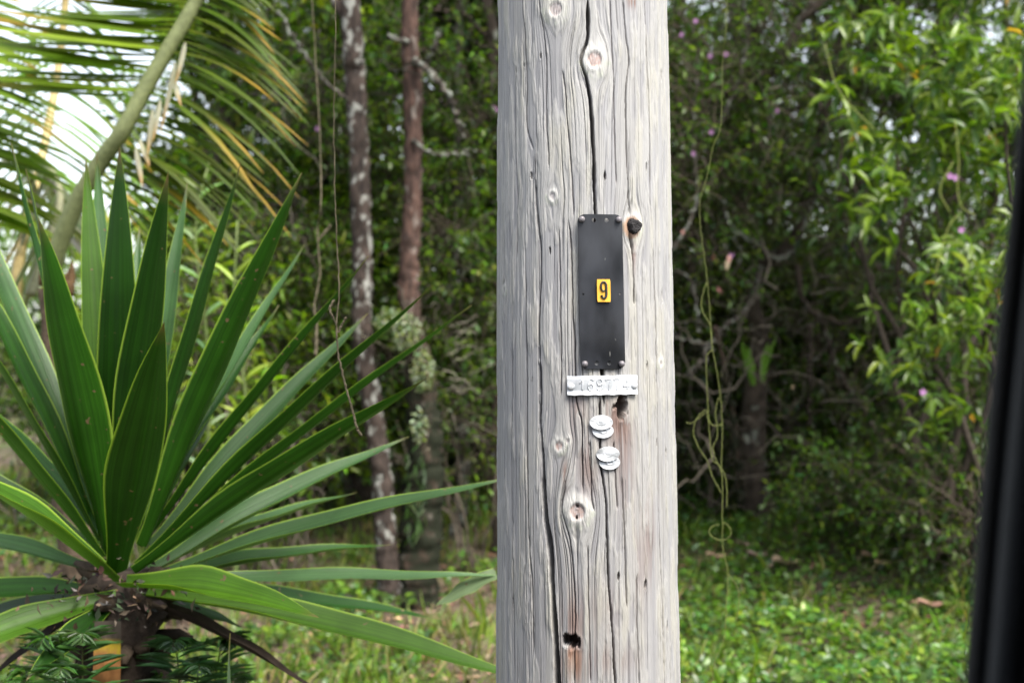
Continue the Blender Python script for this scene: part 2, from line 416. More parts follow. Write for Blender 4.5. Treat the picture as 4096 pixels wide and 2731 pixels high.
def pole():
    th = np.concatenate([np.radians(np.linspace(-104, 104, 740)), np.radians(np.linspace(104, 256, 26)[1:-1])])
    zs = np.concatenate([np.linspace(-.3, .8, 8), np.linspace(.82, 2.18, 430), np.linspace(2.22, 8.2, 26)])
    TH, Z = np.meshgrid(th, zs); R0 = pole_rad(Z)
    U = TH*R0*PPM; V = 1365.5-(Z-1.5)*PPM
    front = (np.abs(TH) < np.radians(103)) & (Z > .8) & (Z < 2.2)
    kn = [(UV_of(k[0], k[1]), k) for k in KNOTS]
    Uw = U.copy()
    for (u0, v0), k in kn:
        R = k[3]; du, dv = U-u0, V-v0; a = .55
        rho = du*du+(a*dv)**2
        Uw -= .8*du*R*R/np.maximum(rho, R*R)*np.exp(-np.maximum(rho-R*R, 0)/(3.0*R)**2)
    Uw += 3*(fbm(U/260, V/620, 9, 2)-.5)*2
    h = np.zeros_like(U)
    h += 1.6*(fbm(U/110, V/600, 1, 2)-.5)
    g1 = fbm(Uw/13, V/900, 2, 2); g2 = vnoise(Uw/4.6, V/420, 3); g3 = vnoise(Uw/31, V/900, 4)
    h += .6*(g1-.5)+.8*(g2-.5)+.6*(g3-.5)
    # weathered skin: patches of fuzzy paler fibre with torn edges over greyer wood
    lay = fbm(Uw/26, V/190, 6, 3)*.6+fbm(U/120, V/260, 8, 2)*.4+.06*(vnoise(Uw/7, V/60, 12)-.5)
    skin = sstep(.485, .515, lay); h += .9*skin
    skin2 = sstep(.56, .575, lay+.03*(g2-.5)); h += .8*skin2
    h += .5*(vnoise(Uw/4, V/9, 31)-.5)*skin
    # colour of the wood
    g = sstep(.25, .75, g1*.55+g2*.45)[..., None]
    grey = np.array([.40, .395, .41]); pale = np.array([.56, .55, .53]); cream = np.array([.58, .56, .49]); red = np.array([.27, .165, .135])
    c = grey*(1-g)+np.array([.50, .495, .50])*g
    c = c*(1-.65*skin[..., None])+pale*.65*skin[..., None]
    cr = sstep(.50, .68, fbm(Uw/45, V/300, 21, 2)+.10*sstep(60, 320, U))[..., None]  # cream patches of the wood, with some sun warmth painted in towards the right
    c = c*(1-.6*cr*(.4+.6*skin2[..., None]))+cream*.6*cr*(.4+.6*skin2[..., None])
    # reddish, less weathered streaks
    rm = np.zeros_like(U)
    for px, py, sx, sy, a in ((2310,1640,40,110,.55),(2470,1660,60,120,.9),(2500,1850,40,200,.5),(2350,1870,40,110,.65),(2295,2480,45,110,.75),(2290,2660,45,90,1.0),(2262,1900,14,60,.9),(2600,2150,30,160,.5),(2440,2640,110,60,.45),(2420,2450,60,120,.35),(2530,8,22,26,1.2),(2535,1010,14,110,.8),(2560,2250,40,180,.35)):
        u0, v0 = UV_of(px, py); rm += a*np.exp(-((U-u0)/sx)**2-((V-v0)/sy)**2)
    rm = np.clip(rm*sstep(.3, .62, vnoise(Uw/8, V/150, 41)*.6+g1*.4+.12)*(1-.6*skin2), 0, .9)[..., None]
    c = c*(1-rm)+red*rm
    u0, v0 = UV_of(2290, 2640); w = (.5*np.exp(-((U-u0)/34)**2-((V-v0)/62)**2)*(V > v0-45))[..., None]
    c = c*(1-w)+np.array([.45, .23, .12])*w
    # cracks
    for i, (w0, dep, pts) in enumerate(CRACKS):
        q = np.array([UV_of(*p) for p in pts]); q = smooth_path(q, 60); vs = q[:, 1]; us = q[:, 0]
        o = np.argsort(vs); vs, us = vs[o], us[o]
        uc = np.interp(V, vs, us)+1.2*(vnoise(V/22, V*0+i*3.1, 51)-.5)*2
        tt = np.clip((V-vs[0])/(vs[-1]-vs[0]), 0, 1)
        end = sstep(0, .06, tt)*sstep(1, .94, tt); end = np.where((V < vs[0]) | (V > vs[-1]), 0, end)
        ww = (w0*.62+.9)*(.75+.5*vnoise(V/70, V*0+i, 52))*end+1e-3
        prof = 1-np.clip(np.abs(U-uc)/ww, 0, 1)**2.5
        prof = np.where(end > .01, prof, 0)
        h = h*(1-.6*prof)-dep*prof*end*(.55 if w0 < 6 else 1)
        lip = np.exp(-((U-uc)/(w0*2.2+6))**2)*end
        h -= .5*lip
        c = c*(1-(.35*prof*end)[..., None])+np.array([.16, .10, .085])*(.35*prof*end)[..., None]
    c = c*np.array([.565, .565, .57])
    # many hairline checks that follow the grain
    r = np.random.default_rng(5)
    for i in range(190):
        uc = r.uniform(-560, 560); v0 = r.uniform(-100, 2700); ln = r.uniform(180, 900); w0 = r.uniform(1.7, 2.9)
        tt = (V-v0)/ln; e = np.where((tt > 0) & (tt < 1), np.sin(np.clip(tt, 0, 1)*np.pi)**.5, 0)
        prof = np.clip(1-np.abs(Uw-uc-2.5*(vnoise(V/220, V*0+i*1.7, 61)-.5))/w0, 0, 1)*e
        h -= r.uniform(2.0, 4.5)*prof; c = c*(1-.28*prof[..., None])
    # knots
    for (u0, v0), k in kn:
        core, R, bl, rd = k[2:6]
        du, dv = (U-u0), (V-v0)*.92; rho = np.sqrt(du*du+dv*dv)+3*(vnoise(U/9, V/9, 71)-.5)
        ring = np.exp(-((rho-R*.72)/(R*.33))**2); inn = sstep(core*1.05, core*.85, rho)
        h = h*(1-.5*sstep(R*1.3, R*.8, rho))+.55*bl*np.exp(-(rho/(R*1.0))**3)+.5*ring
        h -= inn*(bl*.35); h -= .8*np.exp(-((rho-core)/4)**2)
        h += .4*np.sin(rho*.9)*sstep(R*1.5, R, rho)*(1-inn)
        h -= 1.5*inn*vnoise(U/5, V/5, 72)
        rr = (.22*sstep(R*1.4, R*.9, rho)*(1-inn))[..., None]
        c = c*(1-rr)+np.array([.62, .61, .57])*rr
        gm = (.30*np.exp(-((rho-R*1.05)/(R*.22))**2)*(dv > -R*.2)*(vnoise(U/14, V/14, 73) > .45))[..., None]
        c = c*(1-gm)+np.array([.30, .34, .24])*gm
        ic = (inn*.9)[..., None]; vv = vnoise(U/6, V/6, 74)[..., None]
        cc = np.array([.36, .33, .33])*(1-rd*vv)+np.array([.34, .17, .12])*rd*vv
        c = c*(1-ic)+cc*ic
    u0, v0 = UV_of(2525, 905); rho = np.hypot((U-u0), (V-v0)*.9-4)+6*(vnoise(U/10, V/10, 75)-.5)
    w = (sstep(46, 32, rho)*.6)[..., None]; c = c*(1-w)+np.array([.34, .15, .05])*w
    for px, py, a, b, dep in HOLES:
        u0, v0 = UV_of(px, py)
        rho = np.sqrt(((U-u0)/a)**2+((V-v0)/b)**2)+.35*(fbm(U/11, V/18, 81+int(px), 2)-.5)*2
        inn = sstep(1.05, .8, rho)
        h -= inn*dep; h += .8*np.exp(-((rho-1.25)/.25)**2)
        c = c*(1-.75*inn[..., None])+np.array([.085, .06, .045])*.75*inn[..., None]
    fade = np.where(front, 1, .35)*sstep(.8, .86, Z)*sstep(2.2, 2.14, Z)+.0
    R = R0+np.clip(h, -36, 12)*fade*.001
    co = np.stack([pole_axis(Z)+R*np.sin(TH), PD-R*np.cos(TH), Z], -1)
    m_, n_ = U.shape
    mb = MB(); mb.grid(co, c.reshape(-1, 3), np.stack([Uw/100, V/100], -1).reshape(-1, 2), closed=True)
    mb.add([(pole_axis(8.2), PD, 8.24)], [], (.4, .4, .4))
    a = np.arange(n_); mb.f.setdefault(3, []).append(np.stack([(m_-1)*n_+a, (m_-1)*n_+(a+1) % n_, np.full(n_, mb.n-1)], -1))
    m, nt, bs = new_mat('weathered pole wood')
    at = nd(nt, 'ShaderNodeAttribute', attribute_name='tint')
    g, gf = noise_col(nt, 1, .3, .7, (.84, .83, .83), (1.10, 1.10, 1.08), 'UV', 4, (36, .35, 1))
    g2, gf2 = noise_col(nt, 1, .35, .65, (.9, .9, .9), (1.06, 1.06, 1.06), 'UV', 3, (85, 1.8, 1))
    colr = mixc(nt, mixc(nt, at.outputs['Color'], g, 1.0, 'MULTIPLY'), g2, 1.0, 'MULTIPLY')
    nt.links.new(colr, bs.inputs['Base Color']); bs.inputs['Roughness'].default_value = .72; bs.inputs['Specular IOR Level'].default_value = .3
    add = nd(nt, 'ShaderNodeMath', operation='ADD'); nt.links.new(gf, add.inputs[0]); nt.links.new(gf2, add.inputs[1])
    bump(nt, bs, add.outputs[0], .4, .003)
    root = empty('utility_pole', (pole_axis(0), PD, 0), 'weathered grey wooden utility pole with long cracks and knots', 'utility pole')
    mb.build('shaft', m, root)
    # the dark knot beside the plate stands proud of the wood
    p, n, s = on_pole(2533, 905, .0); up = np.array([0, 0, 1.])
    kb = MB(); rr = np.array([1.0, 1.02, .98, .86, .6, .3, .05]); hh = np.array([-.004, .003, .007, .0095, .0105, .0095, .009]); ph = np.arange(22)/22*2*np.pi
    V_ = []
    for r_, h_ in zip(rr, hh):
        q = r_*.0122*(1+.10*np.sin(3*ph+1)+.06*np.sin(7*ph)); hz = h_+.0012*(vnoise(np.cos(ph)*r_*6+5, np.sin(ph)*r_*6, 3)-.5)
        V_.append(p+n*hz[:, None]+s*(q*np.cos(ph))[:, None]+up*(q*np.sin(ph))[:, None])
    kb.grid(np.array(V_), (.022, .02, .021), closed=True)
    o = kb.build('knot', tint_mat('charred knot', .75, .3, .5, 260, bmp=.9), root); o['label'] = 'black charred round knot with rusty resin rim'
pole()

# ---------------------------------------------------------------- plates and tags nailed to the pole
def stroke(pts, half, n=80):
    p = smooth_path(pts, n); t = nrm(np.gradient(p, axis=0)); nn = np.stack([-t[:, 1], t[:, 0]], -1)
    return p, nn*half
def face_patch(o, n, s, X, Y, Hh):
    """plate coordinates (m) to world"""
    return o+s*X[..., None]+np.array([0, 0, 1.])*Y[..., None]+n*Hh[..., None]
def nail_mb(p, n, r=.0045, h=.004, tint=(.13, .12, .125)):
    s = nrm(np.cross((0, 0, 1.), n)); up = np.array([0, 0, 1.]); ph = np.arange(14)/14*2*np.pi
    V_ = [p+n*hz+s*(r*k*np.cos(ph))[:, None]+up*(r*k*np.sin(ph))[:, None] for k, hz in ((1, -.001), (1.0, h*.35), (.85, h*.75), (.5, h), (.02, h*1.02))]
    mb = MB(); mb.grid(np.array(V_), tint, closed=True); return mb

def number_plate():
    # corners in the photo: (2307,860) (2484,862) (2318,1475) (2500,1475)
    o, n, s = on_pole(2404, 1167, .0)
    w, hgt = 181/PPM, 616/PPM; lean = -13/616         # slight slant
    root = empty('number_plate', o, 'tall black metal plate with yellow number nine tag nailed to pole', 'plate')
    r_c = .012; off = .0065
    def bow(X): return off-1.6*X**2+.0
    def outer(rad, hh):
        pts = []
        for cx, cy, a0 in ((1, 1, 0), (-1, 1, 90), (-1, -1, 180), (1, -1, 270)):
            for a in np.linspace(a0, a0+90, 7):
                pts.append((cx*(w/2-rad)+rad*math.cos(math.radians(a)), cy*(hgt/2-rad)+rad*math.sin(math.radians(a))))
        return np.array(pts)
    # plate with real holes: constrained via bmesh triangle fill
    holes = [(sx*.0105, sy*(hgt/2-.0098), .0037) for sx in (-1, 1) for sy in (-1, 1)]+[(sx*.0305, -.004, .0017) for sx in (-1, 1)]
    bm = bmesh.new(); edges = []
    loops = [outer(r_c, 0)]+[np.array([(x+r*math.cos(a), y+r*math.sin(a)) for a in np.linspace(0, 2*np.pi, 13)[:-1]]) for x, y, r in holes]
    for lp in loops:
        vs = [bm.verts.new((x, y, 0)) for x, y in lp]
        edges += [bm.edges.new((vs[i], vs[(i+1) % len(vs)])) for i in range(len(vs))]
    bmesh.ops.triangle_fill(bm, edges=edges, use_beauty=True, use_dissolve=False)
    for k in range(-11, 12):
        g = bm.verts[:]+bm.edges[:]+bm.faces[:]
        bmesh.ops.bisect_plane(bm, geom=g, plane_co=(k*w/24, 0, 0), plane_no=(1, 0, 0))
    ex = bmesh.ops.solidify(bm, geom=bm.faces[:], thickness=.0022)
    bmesh.ops.recalc_face_normals(bm, faces=bm.faces[:])
    upv = np.array([0, 0, 1.])
    for v in bm.verts:
        x, y, z = v.co
        q = o+s*(x+lean*y*-1*-1)+upv*y+n*(bow(x)+z)
        v.co = q
    me = bpy.data.meshes.new('plate'); bm.to_mesh(me); bm.free()
    m, nt, bs = new_mat('black plate')
    c, f = noise_col(nt, 22, .35, .7, (.006, .0065, .008), (.028, .030, .036), 'Object', 6, (1, 1, .45))
    c2, f2 = noise_col(nt, 120, .74, .78, (0, 0, 0), (1, 1, 1), 'Object', 2, (1, 1, .4))
    nt.links.new(mixc(nt, c, (.10, .10, .095), c2), bs.inputs['Base Color'])
    rgh, _ = noise_col(nt, 14, .3, .7, (.28,)*3, (.5,)*3); nt.links.new(rgh, bs.inputs['Roughness'])
    bs.inputs['Specular IOR Level'].default_value = .35
    me.materials.append(m); po = bpy.data.objects.new('plate', me); link(po, root); po.location = -Vector(o)
    def at(x, y, h): return o+s*(x+lean*y)+upv*y+n*(bow(x)+h)
    nm = tint_mat('dull nail head', .55, .5, .4, 300, .4)
    for sx in (-1, 1):
        for sy in (-1, 1):
            nail_mb(at(sx*(w/2-.0065), sy*(hgt/2-.0085), .002), n, .0052, .0052, (.17, .155, .165)).build('nail', nm, root)
    # yellow tag with a raised black nine
    tw, t_h = 54/PPM, 90/PPM; cx, cy = (2411-2404)/PPM, -(1163-1167)/PPM
    X, Y = np.meshgrid(np.linspace(-1, 1, 7), np.linspace(-1, 1, 9))
    sh = .94+.06*np.sqrt(np.clip(1-np.abs(Y)**8, 0, 1)); X2, Y2 = X*tw/2*sh, Y*t_h/2
    tb = MB()
    top = np.array([[at(cx+a, cy+b, .0038+.0004*(1-abs(a)/(tw/2))) for a, b in zip(ra, rb)] for ra, rb in zip(X2, Y2)])
    bot = np.array([[at(cx+a, cy+b, .0016) for a, b in zip(ra, rb)] for ra, rb in zip(X2, Y2)])
    tb.grid(top); tb.grid(bot[:, ::-1])
    ring = [(0, j) for j in range(7)]+[(i, 6) for i in range(1, 9)]+[(8, j) for j in range(5, -1, -1)]+[(i, 0) for i in range(7, 0, -1)]
    side = np.array([[bot[i, j] for i, j in ring], [top[i, j] for i, j in ring]]); tb.grid(side, closed=True)
    m, nt, bs = new_mat('yellow enamel')
    c, f = noise_col(nt, 60, .3, .75, (.60, .30, .025), (.72, .40, .045), 'Object', 4)
    nt.links.new(c, bs.inputs['Base Color']); bs.inputs['Roughness'].default_value = .45
    tg = tb.build('number_tag', m, root, smooth=False); tg['label'] = 'small yellow tag with a black 9'
    # nine, traced in tag units (from the 1372x1568 crop): bowl, stem and hook
    def T(x, y): return ((x-665)/1372*140/PPM+cx, -(y-800)/1568*160/PPM+cy)
    path = [T(690, 800), (T(640, 818)), T(590, 790), T(556, 700), T(552, 600), T(570, 520), T(620, 470), T(665, 463), T(712, 486), T(752, 560), T(760, 700), T(760, 850), T(758, 960), T(730, 1050), T(662, 1095), T(600, 1065), T(566, 975)]
    half = np.interp(np.linspace(0, 1, 110), [0, .08, .25, .45, .6, .85, .93, 1], [.0009, .0011, .0017, .0012, .0018, .0018, .0013, .0018])
    p, nn = stroke(path, 1, 110); nn = nn*half[:, None]
    L_, R_ = p+nn, p-nn; nb = MB()
    def lift(q, h): return np.array([at(x, y, h) for x, y in q])
    nb.grid(np.stack([lift(L_, .0036), lift(L_, .0062), lift(p, .0066), lift(R_, .0062), lift(R_, .0036)], 1))
    for e in (0, -1): nb.add(np.array([lift(L_[[e]], .0036)[0], lift(L_[[e]], .0062)[0], lift(R_[[e]], .0062)[0], lift(R_[[e]], .0036)[0]]), [np.array([(0, 1, 2, 3)])])
    m, nt, bs = new_mat('black enamel'); bs.inputs['Base Color'].default_value = (.012, .012, .013, 1); bs.inputs['Roughness'].default_value = .5
    mb_ = nb.build('digit', m, tg)
    mb_.location = (0, 0, 0); mb_.location = -Vector(o)
    tg.location = -Vector(o)
    mb_.location = Vector((0, 0, 0))
number_plate()

def alu_mat():
    m, nt, bs = new_mat('weathered aluminium')
    c, f = noise_col(nt, 70, .3, .7, (.40, .42, .44), (.60, .61, .63), 'Object', 5)
    nt.links.new(c, bs.inputs['Base Color']); bs.inputs['Metallic'].default_value = .55; bs.inputs['Roughness'].default_value = .5
    c2, f2 = noise_col(nt, 160, .3, .7, (0, 0, 0), (1, 1, 1), 'Object', 3, (1, 1, .3)); bump(nt, bs, f2, .25, .002)
    return m
M['alu'] = alu_mat()

def metal_strip():
    # (2268,1503)-(2553,1503) top, (2272,1580)-(2556,1577) bottom
    o, n, s = on_pole(2412, 1540, .0); w, hgt = 286/PPM, 77/PPM; upv = np.array([0, 0, 1.])
    root = empty('number_strip', o, 'pale aluminium strip embossed 169774 nailed below the black plate', 'tag')
    slant = .012
    def at(x, y, h): return o+s*x+upv*(y+slant*x)+n*(.0032-2.6*x*x+h)
    xs = np.linspace(-w/2, w/2, 60); ys = np.linspace(-hgt/2, hgt/2, 26)
    X, Y = np.meshgrid(xs, ys)
    def wob(a, b): return .0006*math.sin(a*150)+.0022*sstep(-hgt/2+.008, -hgt/2, b)*1.0-.0012*sstep(hgt/2-.006, hgt/2, b)
    b = MB(); th = .0012
    top = np.array([[at(x, y+.0004*math.sin(x*300), th+wob(x, y)) for x, y in zip(a, c)] for a, c in zip(X, Y)])
    bot = np.array([[at(x, y+.0004*math.sin(x*300), wob(x, y)) for x, y in zip(a, c)] for a, c in zip(X, Y)])
    b.grid(top); b.grid(bot[:, ::-1])
    ny, nx = X.shape
    ring = [(0, j) for j in range(nx)]+[(i, nx-1) for i in range(1, ny)]+[(ny-1, j) for j in range(nx-2, -1, -1)]+[(i, 0) for i in range(ny-2, 0, -1)]
    b.grid(np.array([[bot[i, j] for i, j in ring], [top[i, j] for i, j in ring]]), closed=True)
    b.build('strip', M['alu'], root)
    G = {'1': [[(-.28, .62), (.1, 1), (.1, 0)]],
         '6': [[(.38, .86), (.12, 1), (-.22, .92), (-.4, .55), (-.4, .25), (-.15, 0), (.2, .02), (.4, .25), (.25, .52), (-.1, .56), (-.36, .38)]],
         '9': [[(-.38, .14), (-.12, 0), (.22, .08), (.4, .45), (.4, .75), (.15, 1), (-.2, .98), (-.4, .75), (-.25, .48), (.1, .44), (.36, .62)]],
         '7': [[(-.4, .86), (-.4, 1), (.0, 1), (.4, 1)], [(.4, 1), (.12, .55), (.0, 0)]],
         '4': [[(.2, 0), (.2, .5), (.2, 1)], [(.2, 1), (-.42, .32)], [(-.42, .32), (.1, .32), (.45, .32)]]}
    gh = 46/PPM; gw = 27/PPM
    for ch, px in zip('169774', (2325, 2361, 2397, 2433, 2467, 2506)):
        x0 = (px-2412)/PPM; mb = MB()
        for st in G[ch]:
            pts = [(x0+a*gw, -gh*.45+b_*gh) for a, b_ in st]
            q = smooth_path(pts, 26) if len(pts) > 3 else np.vstack([smooth_path([pts[i], pts[i+1]], 8) for i in range(len(pts)-1)])
            mb.tube([at(x, y, th-.0003+wob(x, y)) for x, y in q], .0014, 6)
        mb.build('digit', M['alu'], root)
    for px in (2284, 2540):
        nail_mb(at((px-2412)/PPM, -.002, th), n, .0058, .003, (.6, .6, .62)).build('nail', M['alu'], root)
metal_strip()

def oval_tag(px, py, label, bent):
    o, n, s = on_pole(px, py, .0); upv = np.array([0, 0, 1.])
    root = empty('inspection_tag', o, label, 'tag')
    A, Bh = 47/PPM, 29/PPM
    def disc(cx, cy, a, b_, h0, tilt, name, wavy):
        rr = np.array([0, .15, .26, .30, .36, .6, .75, .86, .94, 1.0]); ph = np.arange(64)/64*2*np.pi
        Vt, Vb = [], []
        for r in rr:
            x = cx+a*r*np.cos(ph); y = cy+b_*r*np.sin(ph)
            hh = h0-2.6*x*x+tilt*(y-cy)+wavy*np.sin(3*ph+1)*r*r
            hh = hh+(.0006 if abs(r-.30) < .01 else 0)+(.0004 if r > .93 else 0)
            if .70 < r < .90: hh = hh+.0006*(np.sin(ph*26) > .1)*(np.abs(np.sin(ph)) > .25)
            q = o+s*x[:, None]+upv*y[:, None]; Vt.append(q+n*(hh+.0012)[:, None]); Vb.append(q+n*(hh)[:, None])
        mb = MB(); mb.grid(np.array(Vt), closed=True); mb.grid(np.array(Vb)[::-1], closed=True); mb.grid(np.array([Vb[-1], Vt[-1]]), closed=True)
        return mb.build(name, M['alu'], root)
    disc(.003, -34/PPM, A*.92, Bh*.98, .002, -.10, 'lower_disc', .0004)
    disc(-.0005, 0, A, Bh, .0045, -.12, 'upper_disc', bent)
    nail_mb(o+n*.0054, n, .0050, .0010, (.62, .63, .65)).build('nail', M['alu'], root)
oval_tag(2404, 1688, 'pair of overlapping pale oval metal tags just under the embossed strip', .0004)
oval_tag(2430, 1814, 'pair of overlapping oval metal tags with a bent dented rim, the lower pair', .0016)

# ---------------------------------------------------------------- the sword-leaved rosette plant beside the pole
YD = 3.2
D2S = 4096/2352
def PD2(x, y, d): return P(x*D2S, y*D2S, d)
def sword_leaf(B, T, w, tint, mid=None, bend=0.0, roll=0.0, fold=.28, rows=22, tipdry=0, twist=0, wbase=.62):
    B, T = np.asarray(B, float), np.asarray(T, float)
    L = np.linalg.norm(T-B)
    C = (B+T)/2+np.array([0, 0, bend*L]) if mid is None else 2*np.asarray(mid)-(B+T)/2
    t = np.linspace(0, 1, rows)[:, None]
    p = (1-t)**2*B+2*t*(1-t)*C+t*t*T
    a = nrm(np.gradient(p, axis=0))
    s = nrm(np.cross(a, np.array([0, 0, 1.]))); n = np.cross(s, a)
    r = np.radians(roll+twist*t[:, 0])[:, None]
    s, n = s*np.cos(r)+n*np.sin(r), n*np.cos(r)-s*np.sin(r)
    tt = t[:, 0]
    wd = np.where(tt < .42, wbase+(1-wbase)*sstep(0, .42, tt), 1-np.clip((tt-.42)/.58, 0, 1)**1.75)*w*.5
    wd[-1] = .0004
    u = np.linspace(-1, 1, 9)
    prof = fold*(np.abs(u)**1.4)-.02*np.cos(u*9)
    fl = (1.0-.45*sstep(.1, .8, tt))
    V = p[:, None]+s[:, None]*(wd[:, None]*u[None])[..., None]+n[:, None]*(wd[:, None]*prof[None]*fl[:, None]*1.3)[..., None]
    V = V+n[:, None]*(.0025*np.sin(tt*17+B[0]*50)[:, None]*np.abs(u)[None]**2)[..., None]
    uv = np.stack(np.broadcast_arrays((u*.5+.5)[None], tt[:, None]*L*1.2), -1).reshape(-1, 2)
    col = np.broadcast_to(np.asarray(tint, float), (rows, 9, 3)).copy()
    k = sstep(.93, 1, tt)[:, None, None]*tipdry; col = col*(1-k)+np.array([.16, .10, .05])*k
    mb = MB(); mb.grid(V, col.reshape(-1, 3), uv); return mb

def yucca():
    c = PD2(285, 1290, YD)
    root = empty('rosette_plant', (c[0], YD, 0), 'large rosette plant with long green sword leaves beside the wooden pole', 'plant')
    DK, MID, LT, SHEEN = (.010, .040, .003), (.017, .064, .004), (.045, .105, .007), (.038, .088, .026)  # last tone paints the sky's grey-green sheen on leaf tops into the colour
    # tip x, tip y, tip depth offset, base x, base y, width px, colour, bend, roll
    Ls = [
     (275,335,-.10,262,1190,92,DK,.0,0),(196,362,.16,225,1120,66,LT,.0,4),(222,350,.24,240,1100,58,SHEEN,.0,0),
     (386,393,-.22,270,1180,94,DK,.01,0),(430,418,.28,330,1120,52,SHEEN,.0,0),(554,372,.0,340,1130,46,DK,.01,35),
     (694,398,-.22,350,1230,80,MID,.015,20),(848,588,-.02,340,1230,46,MID,.01,24),(846,720,.34,370,1230,56,SHEEN,.02,-28),
     (996,655,-.14,330,1290,54,MID,.015,28),(1084,702,.0,350,1280,46,MID,.02,26),(980,870,-.30,320,1310,70,MID,.02,30),
     (940,1004,.30,370,1310,70,SHEEN,.03,-25),(1190,1096,.10,370,1325,66,SHEEN,.03,-22),
     (732,1416,-.36,285,1352,94,LT,.05,-20),(1230,1568,-.16,350,1378,96,LT,.04,-14),
     (24,328,.05,200,1130,56,DK,.0,0),(58,388,-.06,215,1180,88,DK,.01,0),(88,498,-.24,235,1260,124,MID,.0,0),
     (-130,330,.30,190,1120,74,SHEEN,.01,0),(-120,500,.10,190,1180,78,MID,.01,0),(-150,600,-.15,205,1210,84,MID,.01,0),
     (-230,730,-.28,215,1260,100,MID,.02,0),(-260,980,.02,200,1240,70,MID,.03,22),(-190,1030,-.42,255,1335,124,(.04,.10,.010),.05,22),
     (-240,1200,.25,190,1300,62,SHEEN,.03,25),(-220,1372,.05,215,1370,66,MID,.03,35),(-290,1580,-.28,270,1385,84,LT,.06,38),
     (376,738,-.46,265,1310,126,DK,.02,0),(546,798,.42,360,1180,58,SHEEN,.0,0),(700,560,.38,345,1150,50,SHEEN,.0,0),
     (320,520,.40,290,1120,55,SHEEN,0,0),(130,640,.42,240,1140,60,SHEEN,0,0),(820,1130,.55,350,1310,55,SHEEN,.04,0),(520,1500,-.62,300,1390,0,LT,.05,0),
     (-60,900,.5,220,1200,60,MID,0,0),(-180,1460,.30,240,1390,70,DK,.04,30),(560,1440,.35,330,1390,60,DK,.03,-30),(900,1250,.45,350,1340,56,MID,.03,-20),(60,1560,-.30,250,1410,60,DK,.05,30),(1010,1420,.6,340,1370,60,DK,.03,-25),(640,700,.45,330,1180,52,MID,0,0)]
    for tx, ty, td, bx, by, w, tint, bend, roll in Ls:
        if w == 0: continue
        T = PD2(tx, ty, YD+td); bo = PD2(bx*.75+285*.25, by*.75+1335*.25, YD+td*.16)
        j = 1+.12*RNG.normal()
        sword_leaf(bo, T, w*D2S*(YD+td*.5)/K*1.02, np.array(tint)*j, bend=bend, roll=roll, tipdry=.8, twist=RNG.normal()*5, fold=(.35+.2*RNG.random() if tx < 600 else .55+.25*RNG.random()), wbase=.42).build('leaf', M['sword'], root)
    # one long leaf with a snapped tip
    a, b, e = PD2(380, 1338, YD-.02), PD2(1150, 1322, YD+.12), PD2(1000, 1392, YD+.10)
    lf = sword_leaf(a, b, .058, (.06, .12, .045), bend=.015, roll=-20, tipdry=0)
    lf.build('leaf', M['sword'], root)
    t2 = sword_leaf(PD2(1140, 1318, YD+.12), e, .045, (.10, .14, .07), bend=.03, roll=40, tipdry=.3, wbase=.8).build('leaf', M['sword'], root)
    t2['label'] = 'snapped leaf tip folded back'
    # stump, old leaf bases, dead leaves
    tk = MB(); zc = c[2]
    pth = np.array([(c[0]+.02*math.sin(z*5), YD+.02, z) for z in np.linspace(-.05, zc-.02, 22)])
    tk.tube(pth, np.interp(np.linspace(0, 1, 22), [0, .6, .9, 1], [.10, .085, .10, .06]), 16, (.035, .026, .02), rough=.35, seed=3)
    for i in range(60):
        z = zc-.03-.6*RNG.random()**1.5; th = RNG.uniform(0, 6.28); r = .085
        p0 = np.array([c[0]+r*math.cos(th), YD+.02+r*math.sin(th), z]); out = np.array([math.cos(th), math.sin(th), 0])
        p1 = p0+out*RNG.uniform(.03, .07)+np.array([0, 0, RNG.uniform(-.02, .05)])
        tk.tube([p0-out*.03, (p0+p1)/2+[0, 0, .006], p1], [.024, .018, .006], 5, np.array((.05, .037, .026))*RNG.uniform(.5, 1.4))
    tk.build('trunk', M['wood'], root)
    o = sword_leaf(PD2(252, 1425, YD-.13), PD2(238, 1830, YD-.17), .060, (.27, .125, .045), bend=0, roll=4, wbase=.95, fold=.35)
    t = np.vstack(o.t); zz = np.vstack(o.v)[:, 2]; k = sstep(zc-.178, zc-.170, zz+.02*(fbm(np.vstack(o.v)[:, 0]*90, zz*10, 15, 2)-.5))[:, None]; k2 = sstep(zc-.158, zc-.148, zz+.02*(fbm(np.vstack(o.v)[:, 0]*90, zz*30, 5, 2)-.5))[:, None]
    t = t*(1-k)+np.array([.33, .24, .02])*k; t = t*(1-k2)+np.array([.05, .04, .03])*k2; o.t = [t]
    o.build('dead_leaf', M['dry'], root)['label'] = 'orange withered hanging leaf with yellow top'
    for a_, b_, w_, tt in (((360,1395,-.02),(760,1610,-.1),.05,(.045,.03,.022)),((230,1385,.12),(-60,1590,.1),.035,(.02,.015,.012)),((260,1400,.1),(300,1750,.1),.07,(.035,.025,.02))):
        sword_leaf(PD2(a_[0], a_[1], YD+a_[2]), PD2(b_[0], b_[1], YD+b_[2]), w_, tt, bend=.06, roll=RNG.uniform(-30, 30), fold=.6, wbase=.9).build('dead_leaf', M['dry'], root)
    db = MB(); n = 260
    pos = np.stack([RNG.normal(c[0], .075, n), RNG.normal(YD-.06, .07, n), zc-.02+.035*RNG.normal(size=n)-.04], -1)
    L = RNG.uniform(.008, .035, n)
    co, f, tn = bulk_leaves(pos, RNG.normal(size=(n, 3)), RNG.normal(size=(n, 3)), L, L*.4, leaf_tints(n, [(.12, .075, .05), (.05, .035, .028), (.16, .10, .07), (.04, .06, .03), (.18, .16, .14)], .3))
    db.add(co, [f], tn); tag(db.build('litter', M['dry'], root, smooth=False), kind='stuff')
    # bits of litter caught along the leaves are part of the same mass
yucca()

